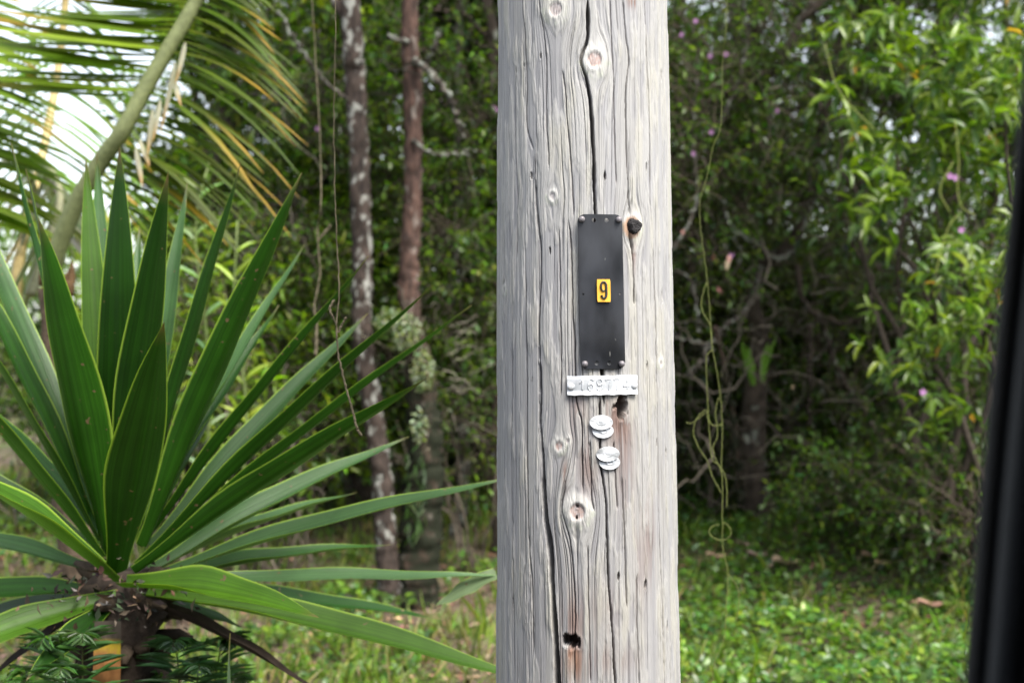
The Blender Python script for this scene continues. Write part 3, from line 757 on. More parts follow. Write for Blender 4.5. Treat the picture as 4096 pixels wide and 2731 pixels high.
# ---------------------------------------------------------------- ferns below it
def fern(base, fronds, label, tint):
    root = empty('fern', base, label, 'fern', 'ferns at the foot of the rosette plant')
    for tip, L in fronds:
        tip = np.asarray(tip); b = np.asarray(base, float)
        midp = b*.35+tip*.65; midp[2] = tip[2]*1.0+.30*L
        t = np.linspace(0, 1, 40)[:, None]; p = (1-t)**2*b+2*t*(1-t)*(midp*1.0)+t*t*tip
        mb = MB(); mb.tube(p[::2], np.linspace(.0028, .0008, 20), 4, (.05, .06, .02), cap=False)
        i = np.linspace(10, 39, 34).astype(int); q = p[i]; a = nrm(np.gradient(p, axis=0))[i]
        s = nrm(np.cross(a, (0, 0, 1.))); nrmv = np.cross(s, a)
        ln = .10*np.sin(np.linspace(.35, 1, len(i))*np.pi)**.8*1.0+.008
        for sg in (-1, 1):
            d = s*sg+a*.5+np.array([0, 0, -.2])+.12*RNG.normal(size=q.shape); co, f, tn = bulk_leaves(q, d, nrmv+.1*RNG.normal(size=q.shape), ln, np.full(len(i), .0095)*RNG.uniform(.7, 1.2, len(i)), leaf_tints(len(i), [tint], .25), T8)
            mb.add(co, [f], tn)
        mb.build('frond', M['leaf'], root, smooth=False)
fern(P(330, 2731, 3.05)*[1, 1, 0], [(P(330, 2570, 2.98), .5), (P(160, 2590, 2.95), .5), (P(40, 2720, 3.0), .5), (P(240, 2700, 2.9), .4)], 'green fern fronds left of the orange withered leaf', (.05, .11, .03))
fern(P(760, 2731, 3.25)*[1, 1, 0], [(P(920, 2590, 3.15), .5), (P(690, 2600, 3.1), .5), (P(600, 2720, 3.2), .4), (P(800, 2690, 3.05), .4), (P(980, 2720, 3.3), .4)], 'feathery fern right of the orange withered leaf', (.035, .085, .03))
def grass_spike():
    b = P(850, 2731, 2.9)*[1, 1, 0]
    sword_leaf(b, P(922, 2540, 2.85), .028, (.13, .15, .10), bend=.0, roll=70, tipdry=.9, fold=.5)
    mb = sword_leaf(b, P(922, 2530, 2.85), .034, (.10, .15, .09), bend=-.03, roll=75, tipdry=1, fold=.5, rows=30)
    o = mb.build('grass_blade', M['sword']); tag(o, 'single upright grey green grass blade with pinkish tip beside fern', 'grass')
grass_spike()

# ---------------------------------------------------------------- coconut palm behind it
def leaflet(b, d0, L, w, droop, tint, tipc, side, seg=6):
    """folded ribbon leaflet"""
    t = np.linspace(0, 1, seg+1)[:, None]
    p = b+d0*L*t+np.array([0, 0, -1.])*droop*L*t*t
    a = nrm(np.gradient(p, axis=0)); n0 = nrm(np.cross(a, np.cross(np.array([0, -.35, 1.])[None], a)))
    s = np.cross(a, n0)
    wd = w*np.array([.35, .9, 1, .95, .8, .5, .05])[:, None] if seg == 6 else w
    V = np.stack([p-s*wd*.5-n0*wd*.25, p, p+s*wd*.5-n0*wd*.25], 1)
    k = sstep(.45, .95, t)[:, :, None]; col = np.asarray(tint)*(1-k)+np.asarray(tipc)*k
    mb = MB(); mb.grid(V, np.broadcast_to(col, (seg+1, 3, 3)).reshape(-1, 3), np.stack(np.broadcast_arrays(np.array([0, .5, 1])[None], t*L), -1).reshape(-1, 2)); return mb

def palm():
    base = P(440, 1500, 5.3); base[2] = 0
    root = empty('coconut_palm', base, 'young coconut palm with arching fronds and orange tipped leaflets', 'palm')
    tr = MB(); top = P(215, 1150, 5.2)
    tr.tube(smooth_path([base-[0, 0, .1], (base+top)/2+[-.03, 0, 0], top], 14), np.linspace(.07, .055, 14), 14, (.09, .065, .045), rough=.2); tr.build('trunk', M['wood'], root)
    fb = MB()
    for i in range(5):
        a = RNG.uniform(0, 6.28); p = top+[.09*math.cos(a), .09*math.sin(a), RNG.uniform(-.3, .1)]
        fb.tube(crooked(p, p+[.05*math.cos(a), .05*math.sin(a), RNG.uniform(.1, .2)], 6, .1), [.03, .026, .02, .014, .008, .003], 6, np.array((.12, .07, .035))*RNG.uniform(.5, 1.5))
    fb.build('fibre', M['wood'], root)
    YG, GR, DRY = (.16, .25, .022), (.10, .18, .018), (.40, .24, .03)
    def frond(pts, r0, r1, n, right, left, tint, dry, colr, start=.18, lw=.038, label=None):
        p = smooth_path(pts, 60); mb = MB()
        sh = np.linspace(r0, r1, 60); mb.tube(p, sh, 12, colr, rough=.06)
        ro = mb.build('frond', M['vine'], root)
        if label: ro['label'] = label
        L = np.linalg.norm(np.diff(p, axis=0), axis=1).sum(); a = nrm(np.gradient(p, axis=0))
        for i in range(n):
            t = start+(1-start)*(i+.5)/n; k = min(int(t*59), 58); q = p[k]
            for sgn, spec in ((1, right), (-1, left)):
                if spec is None or (sgn < 0 and dry > .2 and t < .50): continue
                d, ln, dr, dp = spec
                prof = math.sin(min(1, (t-start)/(1-start)*.9+.22)*math.pi)**.5
                dd = nrm(np.array([d[0], dp+.16*RNG.normal(), d[1]])+a[k]*.25+.05*RNG.normal(size=3))
                isdry = RNG.random() < dry
                tc = np.array(tint)*(.5 if sgn > 0 and dry > .2 else 1)*RNG.uniform(.6, 1.3)*(1+.08*RNG.normal(size=3)); lww = lw*(.7 if sgn > 0 and dry > .2 else 1.3)
                leaflet(q+dd*.02+a[k]*RNG.normal()*.008, dd, ln*prof*RNG.uniform(.88, 1.1), lww*RNG.uniform(.75, 1.15), dr*RNG.uniform(.6, 1.4), tc, DRY if isdry else tc*1.05, sgn).build('leaflet', M['palm'], ro)
        return ro, p
    ro, p = frond([P(190,1120,5.2), P(245,960,5.15), P(310,805,5.1), P(402,649,5.05), P(494,517,5.0), P(574,367,5.0), P(660,218,5.0), P(740,86,5.0), P(800,-20,5.0), P(900,-200,4.95), P(1030,-360,4.9)],
          .034, .024, 84, ((.85, -.42), .50, .45, -.12), ((-1, -.08), .80, .0, .2), YG, .24, (.15, .17, .075), .24, label='long frond with pale ribbed stalk running up to the right')
    for x, y, x2, y2 in ((700,250,640,520),(740,170,700,330),(610,440,588,620),(690,300,725,420),(560,560,600,660),(545,590,570,740),(640,400,610,560)):
        a_, b_ = P(x, y, 4.95), P(x2, y2, 4.9); d = b_-a_; L = np.linalg.norm(d)
        leaflet(a_, nrm(d), L, .02, .05, (.42, .40, .32), (.40, .24, .09), 1).build('dry_leaflet', M['palm'], ro)
    frond([P(60,1250,5.7), P(75,1050,5.9), P(130,800,6.2), P(190,520,6.4), P(235,260,6.5), P(262,0,6.5), P(270,-250,6.4)], .026, .014, 30, ((.75, -.55), .50, .45, .1), ((-.85, -.5), .55, .45, .1), GR, .15, (.40, .31, .14), .34, .036)
    frond([P(40,1200,5.2), P(-120,800,5.3), P(-160,450,5.4), P(-120,80,5.5), P(0,-250,5.6)], .03, .014, 56, ((.95, -.30), .40, .30, .1), ((-.9, -.3), .5, .4, .1), (.13, .20, .02), .08, (.2, .2, .08), .2, .042)
    frond([P(120,1180,5.5), P(200,950,5.6), P(240,800,5.7), P(210,690,5.9), P(120,640,6.1), P(0,650,6.3)], .02, .008, 22, ((.55, -.8), .42, .4, .0), ((-.4, -.85), .4, .4, .0), (.17, .19, .12), .2, (.2, .2, .12), .25, .03)
palm()

# ---------------------------------------------------------------- trees with the two spotted trunks
def tube_tree(name, label, cat, mat, path_px, d, r, branches=(), group=None, d2=None, extra_up=None, n=10):
    """path_px from the ground up; d may vary"""
    pts = [P(x, y, d+(0 if d2 is None else (d2-d)*i/(len(path_px)-1))) for i, (x, y) in enumerate(path_px)]
    base = pts[0].copy(); base[2] = float(ground_z(base[0], base[1])); pts[0] = base-[0, 0, .05]
    if extra_up is not None: pts.append(pts[-1]+np.array(extra_up))
    root = empty(name, base, label, cat, group)
    p = smooth_path(pts, 16*len(pts)); rr = np.interp(np.linspace(0, 1, len(p)), np.linspace(0, 1, len(r)), r)
    mb = MB(); mb.tube(p, rr, 16, rough=.22, seed=int(abs(base[0])*100)); mb.build('trunk', M[mat], root)
    for bp, br, bm in branches:
        b = MB(); q = smooth_path(bp, 12*len(bp)); q = q+.012*RNG.normal(size=q.shape)*np.linspace(.2, 1, len(q))[:, None]
        b.tube(q, np.linspace(br[0], br[1], len(q)), 8, (.1, .085, .07), rough=.3, seed=5); b.build('branch', M[bm or mat], root)
    return root, p
TA, pA = tube_tree('spotted_tree', 'slender tree with white lichen blotches on brown bark', 'tree', 'bark_lichen',
    [(1572,2490),(1545,2200),(1530,1950),(1500,1700),(1450,1350),(1450,1100),(1440,700),(1420,300),(1405,0)], 7.6, [.075, .062, .058, .056, .055, .055, .056, .055, .053, .03], extra_up=(-.1, .2, 2.6),
    branches=[([P(1412,120,7.6), P(1300,-60,7.6), P(1150,-300,7.7)], (.03, .01), None), ([P(1425,420,7.6), P(1300,330,7.5), P(1190,170,7.4), P(1120,60,7.4)], (.012, .005), 'bark_grey')])
cr = Crown(); cr.blob((pA[-1][0]-.2, 7.7, 4.9), (1.6, 1.3, .9), 260, L=.085); cr.build(TA)
TB, pB = tube_tree('red_bark_tree', 'slender tree with peeling reddish bark and dark mossy foot', 'tree', 'bark_red',
    [(1655,2490),(1680,2200),(1700,1900),(1690,1600),(1640,1250),(1640,1000),(1652,700),(1650,300),(1640,0)], 7.65, [.135, .112, .10, .088, .06, .052, .05, .05, .048, .03], extra_up=(.1, .3, 2.4),
    branches=[([P(1655,240,7.6), P(1730,300,7.5), P(1790,380,7.5), P(1830,480,7.6), P(1850,560,7.7)], (.022, .008), 'bark_grey'), ([P(1640,170,7.6), P(1590,160,7.5), P(1540,140,7.5)], (.016, .006), 'bark_grey'),
              ([P(1700,260,7.6), P(1740,190,7.5), P(1760,120,7.5)], (.012, .004), 'bark_grey'), ([P(1650,560,7.6), P(1720,610,7.5), P(1800,620,7.6), P(1900,600,7.7)], (.010, .004), 'bark_grey')])
cr = Crown(); cr.blob((pB[-1][0]+.3, 8.0, 4.9), (1.5, 1.3, .9), 260, L=.085); cr.build(TB)
TC, pC = tube_tree('grey_tree', 'thin grey lichened tree just left of the wooden pole', 'tree', 'bark_grey',
    [(1790,2300),(1850,2000),(1840,1500),(1790,1300),(1820,1000),(1860,700),(1840,500),(1832,250),(1850,0)], 9.2, [.05, .04, .035, .03, .03, .032, .03, .028, .025, .015], extra_up=(.2, .2, 1.5),
    branches=[([P(1800,1230,9.1), P(1850,1100,9.0), P(1930,1000,9.0), P(1990,900,9.0)], (.018, .006), None), ([P(1830,1850,8.6), P(1880,1700,8.4), P(1930,1500,8.3), P(1890,1300,8.3)], (.010, .003), None),
              ([P(1950,1770,8.2), P(1880,1740,8.2), P(1780,1720,8.2)], (.009, .003), None)])
cr = Crown(); cr.blob((pC[-1][0], 9.4, 4.6), (1.3, 1.1, .9), 220, L=.08); cr.build(TC)
TD, pD = tube_tree('dark_tree', 'dark leaning tree close behind the pole with curved upper stem', 'tree', 'bark_dark',
    [(2010,2150),(1990,1900),(2000,1500),(2030,1000),(2010,500),(1975,250),(1945,0)], 8.8, [.06, .055, .05, .045, .04, .038, .034, .02], extra_up=(-.4, .2, 1.6),
    branches=[([P(1950,150,8.8), P(1850,60,8.7), P(1700,30,8.6)], (.022, .008), None), ([P(2010,420,8.8), P(1940,520,8.7), P(1900,640,8.7), P(1960,800,8.7)], (.012, .004), None)])
cr = Crown(); cr.blob((pD[-1][0], 9.0, 4.7), (1.3, 1.1, .9), 220, L=.08, cols=DARKS+GREENS); cr.build(TD)

# silvery creeper growing on the red trunk
def epiphyte():
    c = P(1640, 1350, 7.5); root = empty('epiphyte', c, 'silvery green small leaved creeper clinging to the red barked trunk', 'plant')
    mb = MB(); n = 900
    cx = RNG.choice(4, n, p=[.5, .25, .15, .1]); cen = np.array([P(1625,1330,7.5), P(1690,1480,7.5), P(1560,1280,7.5), P(1680,1700,7.5)])
    rad = np.array([(.075, .07, .10), (.06, .07, .12), (.08, .06, .06), (.04, .05, .09)])
    u = nrm(RNG.normal(size=(n, 3))); pos = cen[cx]+u*rad[cx]*RNG.uniform(.6, 1, (n, 1))
    L = RNG.uniform(.016, .032, n)
    co, f, t = bulk_leaves(pos, u+.8*RNG.normal(size=(n, 3)), u+.5*RNG.normal(size=(n, 3)), L, L*.65, leaf_tints(n, [(.24, .27, .19), (.17, .21, .13), (.30, .32, .24), (.10, .14, .06)], .2), T8)
    mb.add(co, [f], t); mb.build('foliage', M['leaf'], root, smooth=False)
    st = MB()
    for i in range(14):
        a = cen[i % 4]; st.tube(crooked(a+[0, .1, -.15], a+RNG.normal(size=3)*.12, 7, .15), np.linspace(.004, .0015, 7), 5, (.2, .18, .13))
    for i in range(10):
        a = P(1790+RNG.uniform(-20, 40), 1300+i*30, 7.6); st.tube(crooked(a, a+[RNG.uniform(.05, .2), 0, RNG.uniform(-.1, .1)], 7, .2), np.linspace(.003, .001, 7), 4, (.25, .23, .18))
    tag(st.build('stem', M['wood'], root), kind='stuff')
    fl = MB(); n = 60; pos = np.array([P(RNG.uniform(1630, 1700), RNG.uniform(1750, 2150), 7.52) for _ in range(n)]); L = RNG.uniform(.05, .1, n)
    co, f, t = bulk_leaves(pos, np.array([0, -.3, -1.])+.4*RNG.normal(size=(n, 3)), np.array([0, -1., .3])+.3*RNG.normal(size=(n, 3)), L, L*.12, leaf_tints(n, [(.07, .12, .05), (.05, .1, .02)]), T8)
    fl.add(co, [f], t); fl.build('strap_leaves', M['leaf'], root, smooth=False)
epiphyte()

# ---------------------------------------------------------------- tangled trees on the right
TE, pE = tube_tree('tangled_tree', 'crooked dark tree with arching lichen covered branches right of the pole', 'tree', 'bark_dark',
    [(3080,2080),(3010,1900),(3020,1600),(3040,1350),(3007,1219),(3046,1066),(3097,1034),(3190,930),(3260,700),(3300,420),(3380,100),(3420,-100)], 9.0, [.10, .09, .075, .06, .05, .045, .04, .04, .035, .03, .028, .02], d2=8.4,
    branches=[([P(3380,-60,8.4), P(3210,74,8.4), P(3173,160,8.4), P(3111,264,8.4), P(3019,326,8.4), P(2865,394,8.4), P(2687,529,8.4)], (.030, .012), None),
     ([P(3173,1008,8.5), P(3097,1034,8.4), P(3033,983,8.3), P(2937,913,8.2), P(2890,800,8.2)], (.020, .006), 'bark_grey'),
     ([P(3046,1066,8.4), P(3000,1219,8.3), P(2873,1334,8.2), P(2803,1442,8.1), P(2750,1500,8.1)], (.020, .008), 'bark_grey'),
     ([P(3186,1060,8.7), P(3211,1194,8.6), P(3288,1270,8.6), P(3416,1283,8.6), P(3530,1187,8.6)], (.022, .010), None),
     ([P(3493,898,8.6), P(3450,769,8.6), P(3419,677,8.6), P(3443,553,8.6), P(3520,470,8.6), P(3560,380,8.5)], (.024, .010), None),
     ([P(3460,1028,8.6), P(3467,938,8.6), P(3493,898,8.6)], (.030, .024), None), ([P(3600,1120,8.6), P(3543,1104,8.6), P(3460,1028,8.6)], (.026, .03), None),
     ([P(3288,1270,8.6), P(3340,1450,8.7), P(3420,1600,8.8), P(3520,1750,9.0), P(3600,1900,9.2)], (.024, .012), None),
     ([P(2700,1080,8.2), P(2760,1120,8.2), P(2790,1240,8.1), P(2800,1330,8.1)], (.010, .005), 'bark_grey'), ([P(2920,900,8.3), P(2990,960,8.2), P(3060,1010,8.2)], (.008, .004), 'bark_grey'),
     ([P(2930,950,8.2), P(2965,1000,8.2), P(2950,1060,8.2)], (.006, .003), 'bark_grey'), ([P(3240,1300,8.4), P(3240,1500,8.5), P(3230,1700,8.7)], (.02, .014), None),
     ([P(2860,1300,8.1), P(2905,1500,8.1), P(2935,1700,8.2), P(2965,2020,8.4)], (.014, .020), 'bark_red'),
     ([P(2700,1350,8.0), P(2800,1370,8.0), P(2850,1400,8.0)], (.006, .003), 'bark_grey'), ([P(2690,1000,8.0), P(2750,900,8.0), P(2790,760,8.1), P(2770,500,8.2), P(2800,200,8.3)], (.012, .006), 'bark_grey'),
     ([P(2880,500,8.3), P(2960,300,8.3), P(2990,100,8.3), P(2960,-60,8.3)], (.014, .008), 'bark_grey'), ([P(3320,600,8.3), P(3230,650,8.2), P(3120,560,8.2), P(3080,420,8.2)], (.008, .003), 'bark_grey')])
def tangle(root, n, x0, x1, y0, y1, d0, d1, tint):
    mb = MB()
    for _ in range(n):
        a = P(RNG.uniform(x0, x1), RNG.uniform(y0, y1), RNG.uniform(d0, d1)); u = nrm(RNG.normal(size=3)*[1, .5, .8]); L = RNG.uniform(.25, .9)
        mb.tube(crooked(a, a+u*L, 10, .22), np.linspace(.0055, .0015, 10)*RNG.uniform(.5, 1.2), 5, np.array(tint)*RNG.uniform(.25, 1.2), rough=.4)
    tag(mb.build('twig_tangle', M['wood'], root), kind='stuff')
tangle(TE, 330, 2650, 3900, -50, 1900, 7.7, 9.4, (.10, .085, .068))
tangle(TB, 120, 850, 2050, -50, 1800, 7.2, 9.2, (.07, .062, .048))
cr = Crown()
for x_, y_, d_, n_ in ((1540,620,8.5,120),(1760,880,8.4,140),(1520,1420,8.6,120),(1930,520,8.6,130),(1240,420,8.2,110),(1900,1250,8.4,130),(1180,980,8.2,120),(1740,200,8.5,120)):
    cr.blob(P(x_, y_, d_), (.36, .35, .38), n_, L=.055, wr=.45, cols=GREENS+[BRIGHT[3]], gap=.44, per=10)
cr.build(TD)
cr = Crown()
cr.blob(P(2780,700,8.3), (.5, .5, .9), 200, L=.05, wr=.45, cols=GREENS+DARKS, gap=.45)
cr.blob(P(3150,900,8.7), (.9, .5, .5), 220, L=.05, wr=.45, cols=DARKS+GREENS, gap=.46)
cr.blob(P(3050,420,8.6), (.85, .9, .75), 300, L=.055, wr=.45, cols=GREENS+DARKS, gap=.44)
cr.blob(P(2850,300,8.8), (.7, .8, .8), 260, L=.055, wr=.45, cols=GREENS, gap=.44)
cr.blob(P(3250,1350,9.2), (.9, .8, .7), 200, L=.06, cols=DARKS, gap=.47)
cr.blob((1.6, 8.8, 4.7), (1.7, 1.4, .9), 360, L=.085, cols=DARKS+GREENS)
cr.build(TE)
def flowers(root, pts, col, r=.017, name='flower'):
    for q in pts:
        mb = MB(); k = 5; ph = np.arange(k)/k*6.28+RNG.uniform(0, 1)
        d = np.stack([np.cos(ph), np.full(k, -.25), np.sin(ph)], -1); nn = np.tile([0, -1., .1], (k, 1))
        L = np.full(k, r); co, f, t = bulk_leaves(np.tile(q, (k, 1)), d, nn, L, L*.85, np.tile(np.array(col)*RNG.uniform(.8, 1.15), (k, 1)), T8)
        mb.add(co, [f], t); mb.build(name, M['flower'], root, smooth=False)
PINK = (.36, .18, .38)
flowers(TE, [P(x, y, 8.0) for x, y in ((2782,85),(3107,445),(2772,616),(2725,140),(2840,225),(2903,218),(2845,530),(2925,1020))], PINK)
flowers(TD, [P(1990,440,8.4), P(1975,425,8.4)], PINK, .02)
flowers(TA, [P(1270,515,7.9)], PINK)
def dead_leaves(root, spec):
    for x, y, d, L, tint in spec:
        n = 1; pos = np.array([P(x+RNG.normal()*18, y+RNG.normal()*18, d) for _ in range(n)]); Ls = np.full(n, L)
        co, f, t = bulk_leaves(pos, RNG.normal(size=(n, 3))+[0, 0, -1], np.array([0, -1., .2])+.6*RNG.normal(size=(n, 3)), Ls, Ls*.5, leaf_tints(n, [tint], .2), T8)
        mb = MB(); mb.add(co, [f], t); mb.build('withered_leaf', M['dry'], root, smooth=False)
dead_leaves(TE, [(2850,1055,7.9,.06,(.36,.2,.17)),(2890,1030,7.9,.06,(.36,.2,.17)),(2925,1025,7.9,.05,(.38,.2,.14)),(2760,960,7.9,.05,(.3,.16,.13)),(2875,1170,7.9,.05,(.3,.15,.13)),(3190,1570,8.3,.04,(.45,.3,.2))])

# shrub with long bright leaves, upper right
def bright_shrub():
    base = P(3750, 2100, 7.6); base[2] = float(ground_z(base[0], base[1]))
    root = empty('broad_leaf_shrub', base, 'tall shrub with long bright yellow green leaves beside the car window edge', 'shrub')
    st = MB()
    for i in range(9):
        e = P(RNG.uniform(3350, 4150), RNG.uniform(-100, 900), RNG.uniform(7.0, 8.0)); st.tube(crooked(base+RNG.normal(size=3)*[.15, .15, 0], e, 16, .10), np.linspace(.028, .006, 16), 7, (.05, .04, .032))
    tag(st.build('stem', M['wood'], root), kind='stuff')
    rng = np.random.default_rng(3)
    tips = []
    for cx, cy, sx, sy, n, d0, d1 in ((3700,260,230,190,70,6.7,7.6),(3500,560,170,130,26,6.8,7.4),(3450,90,160,90,20,6.9,7.6),(3560,820,130,120,22,6.7,7.2),(3870,1150,130,190,46,6.4,7.1),(3700,1300,150,150,36,6.5,7.2),(3850,500,150,250,60,7.0,7.8),(3620,1480,140,90,20,6.6,7.2),(3760,1620,90,90,12,6.6,7.0),(3980,300,120,300,50,6.6,7.6),(4050,1100,100,300,40,6.5,7.3)):
        for _ in range(int(n*.62)): tips.append((rng.normal(cx, sx*.6), rng.normal(cy, sy*.6), rng.uniform(d0, d1)))
    pos, dr, no, Ls, tn = [], [], [], [], []
    for px, py, d in tips:
        q = P(px, py, d); ax = nrm(np.array([rng.normal()*.6-.35, rng.normal()*.5-.4, rng.normal()*.3+.15])); k = rng.integers(6, 11)
        u = nrm(np.cross(ax, (0, .2, 1))); v = np.cross(ax, u); small = .8 if py > 1000 else 1.0
        for j in range(k):
            a = j*2.4+rng.uniform(0, 1); out = u*math.cos(a)+v*math.sin(a)
            pos.append(q-ax*.012*j); dr.append(nrm(out+ax*(.9-.07*j)+np.array([0, 0, -.25])+.15*rng.normal(size=3)))
            no.append(np.array([0, -.2, 1.])+.4*ax+.25*rng.normal(size=3)); Ls.append(.122*small*rng.uniform(.6, 1.2))
            br = rng.random(); tn.append((np.array((.105, .16, .012)) if j < 3 else np.array((.062, .115, .012)) if br < .6 else np.array((.033, .072, .014)))*rng.uniform(.75, 1.3) if br < .985 else np.array((.4, .22, .03)))
    pos, dr, no, Ls, tn = map(np.array, (pos, dr, no, Ls, tn))
    order = np.argsort(pos[:, 1]+.2*rng.random(len(pos))); inframe = [i for i in order if pos[i][0]/pos[i][1] < .345 and abs(pos[i][2]-1.5)/pos[i][1] < .24]
    big = inframe[:290]; rest = np.setdiff1d(np.arange(len(pos)), big)
    # individual near leaves share a few meshes
    tmpl = []
    for k in range(10):
        co, f, t = bulk_leaves(np.zeros((1, 3)), np.array([[1., 0, 0]]), np.array([[0, 0, 1.]]), np.array([1.]), np.array([.30+.02*(k % 3)]), np.array([[(.105, .16, .012), (.07, .125, .012), (.07, .13, .014), (.05, .105, .016), (.10, .16, .014), (.06, .12, .02), (.15, .195, .014), (.065, .12, .025), (.11, .18, .02), (.4, .22, .03)][k]]), T8)
        me = np_mesh('leaf', co, [f], t, smooth=False); me.materials.append(M['gloss_leaf']); tmpl.append(me)
    bw = Vector(base)
    for i in big:
        d = nrm(dr[i]); s = nrm(np.cross(d, no[i])); n = np.cross(s, d)
        k = rng.integers(0, 9) if rng.random() < .99 else 9
        o = bpy.data.objects.new('leaf', tmpl[k]); link(o, root)
        mt = Matrix(((d[0], -s[0]*-1, n[0], 0), (d[1], s[1], n[1], 0), (d[2], s[2], n[2], 0), (0, 0, 0, 1)))
        o.matrix_local = Matrix.Translation(Vector(pos[i])-bw) @ mt @ Matrix.Scale(float(Ls[i]), 4)
    co, f, t = bulk_leaves(pos[rest], dr[rest], no[rest], Ls[rest], Ls[rest]*.3, tn[rest], T8)
    mb = MB(); mb.add(co, [f], t); tag(mb.build('foliage', M['gloss_leaf'], root, smooth=False), kind='stuff')
    cr = Crown(); cr.blob(P(3850,500,8.0), (.9, .6, 1.1), 150, L=.10, wr=.3, cols=GREENS+DARKS); cr.blob((3.0, 7.8, 3.9), (1.1, .9, .8), 260, L=.11, wr=.3, cols=GREENS); cr.blob(P(3900,1350,7.9), (.6, .5, .7), 150, L=.08, cols=DARKS)
    cr.build(root)
    flowers(root, [P(3692,1568,6.5), P(3823,712,6.6), P(3800,705,6.6), P(3845,920,6.6)], PINK, .018)
    tv = MB()
    for pts in ([(3300,180),(3340,330),(3400,420),(3500,520)], [(3820,480),(3835,640),(3830,760),(3850,830),(3900,860)], [(3800,850),(3760,760),(3810,650)], [(3740,1100),(3790,920),(3830,860)]):
        tv = MB(); tv.tube(smooth_path([P(x, y, 6.5) for x, y in pts], 24), .003, 5, (.16, .19, .04)); tv.build('tendril', M['vine'], root)
bright_shrub()

# ---------------------------------------------------------------- hanging vines and twigs
def vine(name, label, strands, d, r, tint, cat='vine', mat='vine', up=None, seg=12):
    base = P(strands[0][0][0], strands[0][0][1], d)
    root = empty(name, base, label, cat)
    for i, pts in enumerate(strands):
        q = [P(x, y, d+(.015*i)) for x, y in pts]
        if i == 0 and up: q = [np.array(u) for u in up]+q
        p = smooth_path(q, seg*len(q)); p = p+.0005*RNG.normal(size=p.shape)
        mb = MB(); mb.tube(p, (r if np.isscalar(r) else np.linspace(r[0] if i == 0 else r[1]*.8, r[1], len(p))), 6, tint, rough=.15 if mat == 'vine' else .5, seed=i); mb.build('strand', M[mat], root)
    return root
lp = [(2885+(36+5*math.sin(2*a+.6))*math.cos(a)-3*a, 2125+(33+4*math.cos(a*1.3))*math.sin(a)+2*a) for a in np.linspace(-1.6, 4.9, 18)]
vine('hanging_vine', 'thin yellow green vine hanging in loops right of the pole', [
  [(2908,0),(2890,246),(2884,492),(2853,584),(2828,707),(2801,800),(2801,898),(2822,1060),(2838,1219),(2848,1379),(2876,1538),(2889,1698),(2886,1850),(2890,1954),(2890,2169),(2899,2231),(2911,2292),(2902,2477),(2893,2563),(2860,2640),(2845,2740)],
  [(2826,1130),(2806,1200),(2812,1250),(2840,1300),(2848,1379)], [(2848,1400),(2827,1420),(2825,1442),(2828,1560),(2834,1666),(2841,1780),(2850,1840),(2873,1857),(2888,1900)],
  [(2889,1698),(2850,1700),(2830,1670),(2822,1640),(2784,1678),(2774,1736),(2797,1793),(2829,1844),(2848,1900),(2884,1970)],
  [(2874,1590),(2862,1650),(2870,1740),(2852,1790),(2868,1850),(2900,1900),(2908,1990),(2905,2030)], lp, [(2911,2292),(2950,2350),(2955,2420),(2945,2480)], [(2822,1650),(2770,1690),(2745,1690)]],
  3.6, (.0006, .0012), (.12, .135, .035), up=[(.9, 7.4, 4.6), (.75, 5.5, 4.0), (.60, 3.9, 3.1)])
vine('hanging_twig', 'dry lichen speckled twig dangling in front of the sword leaves', [
  [(1340,-40),(1335,500),(1344,900),(1357,1150),(1346,1295),(1353,1410),(1378,1525),(1404,1621),(1429,1716)], [(1346,1295),(1320,1240),(1335,1200)], [(1429,1716),(1445,1740)], [(1352,1330),(1372,1290),(1385,1270)]], 2.85, (.0002, .0026), (.12, .10, .065), 'twig', 'wood', up=[(-.7, 7.3, 4.4), (-.6, 5.0, 3.6), (-.42, 3.2, 2.6)])
vine('hanging_branch', 'short mossy branch hanging behind the sword leaf tips', [
  [(1283,640),(1270,919),(1279,1091),(1257,1219),(1266,1295),(1262,1420)], [(1272,960),(1300,930),(1320,900)]], 4.6, (.0005, .0055), (.10, .085, .055), 'twig', 'wood', up=[(-.9, 7.2, 4.3), (-.8, 5.6, 3.4)])

# ---------------------------------------------------------------- woods behind
def wood_tree(px, d, blobs, label, group, cols, L=.075, wr=.42, trunk_r=.05, mat='bark_dark', top=-300, lean=0, name='understory_tree', gap=.43, per=9, T=T5):
    b = P(px, 1900, d); b[2] = float(ground_z(b[0], b[1])); e = P(px+lean, top, d+.2)
    root = empty(name, b, label, 'tree', group)
    p = crooked(b-[0, 0, .06], e, 18, .10); mb = MB(); mb.tube(p, np.linspace(trunk_r, trunk_r*.35, 18), 9, rough=.25, seed=int(px)); mb.build('trunk', M[mat], root)
    lb = MB(); cr = Crown()
    for bx, by, bd, r, n in blobs:
        c = P(bx, by, bd); k = np.argmin(np.linalg.norm(p-(c-[0, 0, .4]), axis=1))
        q = crooked(p[k], c, 10, .16); lb.tube(q, np.linspace(trunk_r*.5, .006, 10), 6, (.06, .048, .04), rough=.2)
        for _ in range(5):
            s = q[RNG.integers(4, 10)]; u = nrm(RNG.normal(size=3)); lb.tube(crooked(s, s+u*np.array(r)*.9, 9, .2), np.linspace(.010, .003, 9), 5, np.array((.10, .085, .07))*RNG.uniform(.4, 1.8), rough=.3)
        cr.blob(c, r, n, per=per, L=L, wr=wr, cols=cols, gap=gap, T=T)
    tag(lb.build('limbs', M['wood'], root), kind='stuff'); cr.build(root)
    return root
GL = ('leafy green tree in the woods behind the spotted trunks', 'trees behind the spotted trunks')
GR_ = ('dark leaved tree in the shady woods right of the pole', 'trees in the shade right of the pole')
GF = ('tall thin leaved tree far back in the woods', 'far trees in the woods')
MIXL = GREENS+BRIGHT
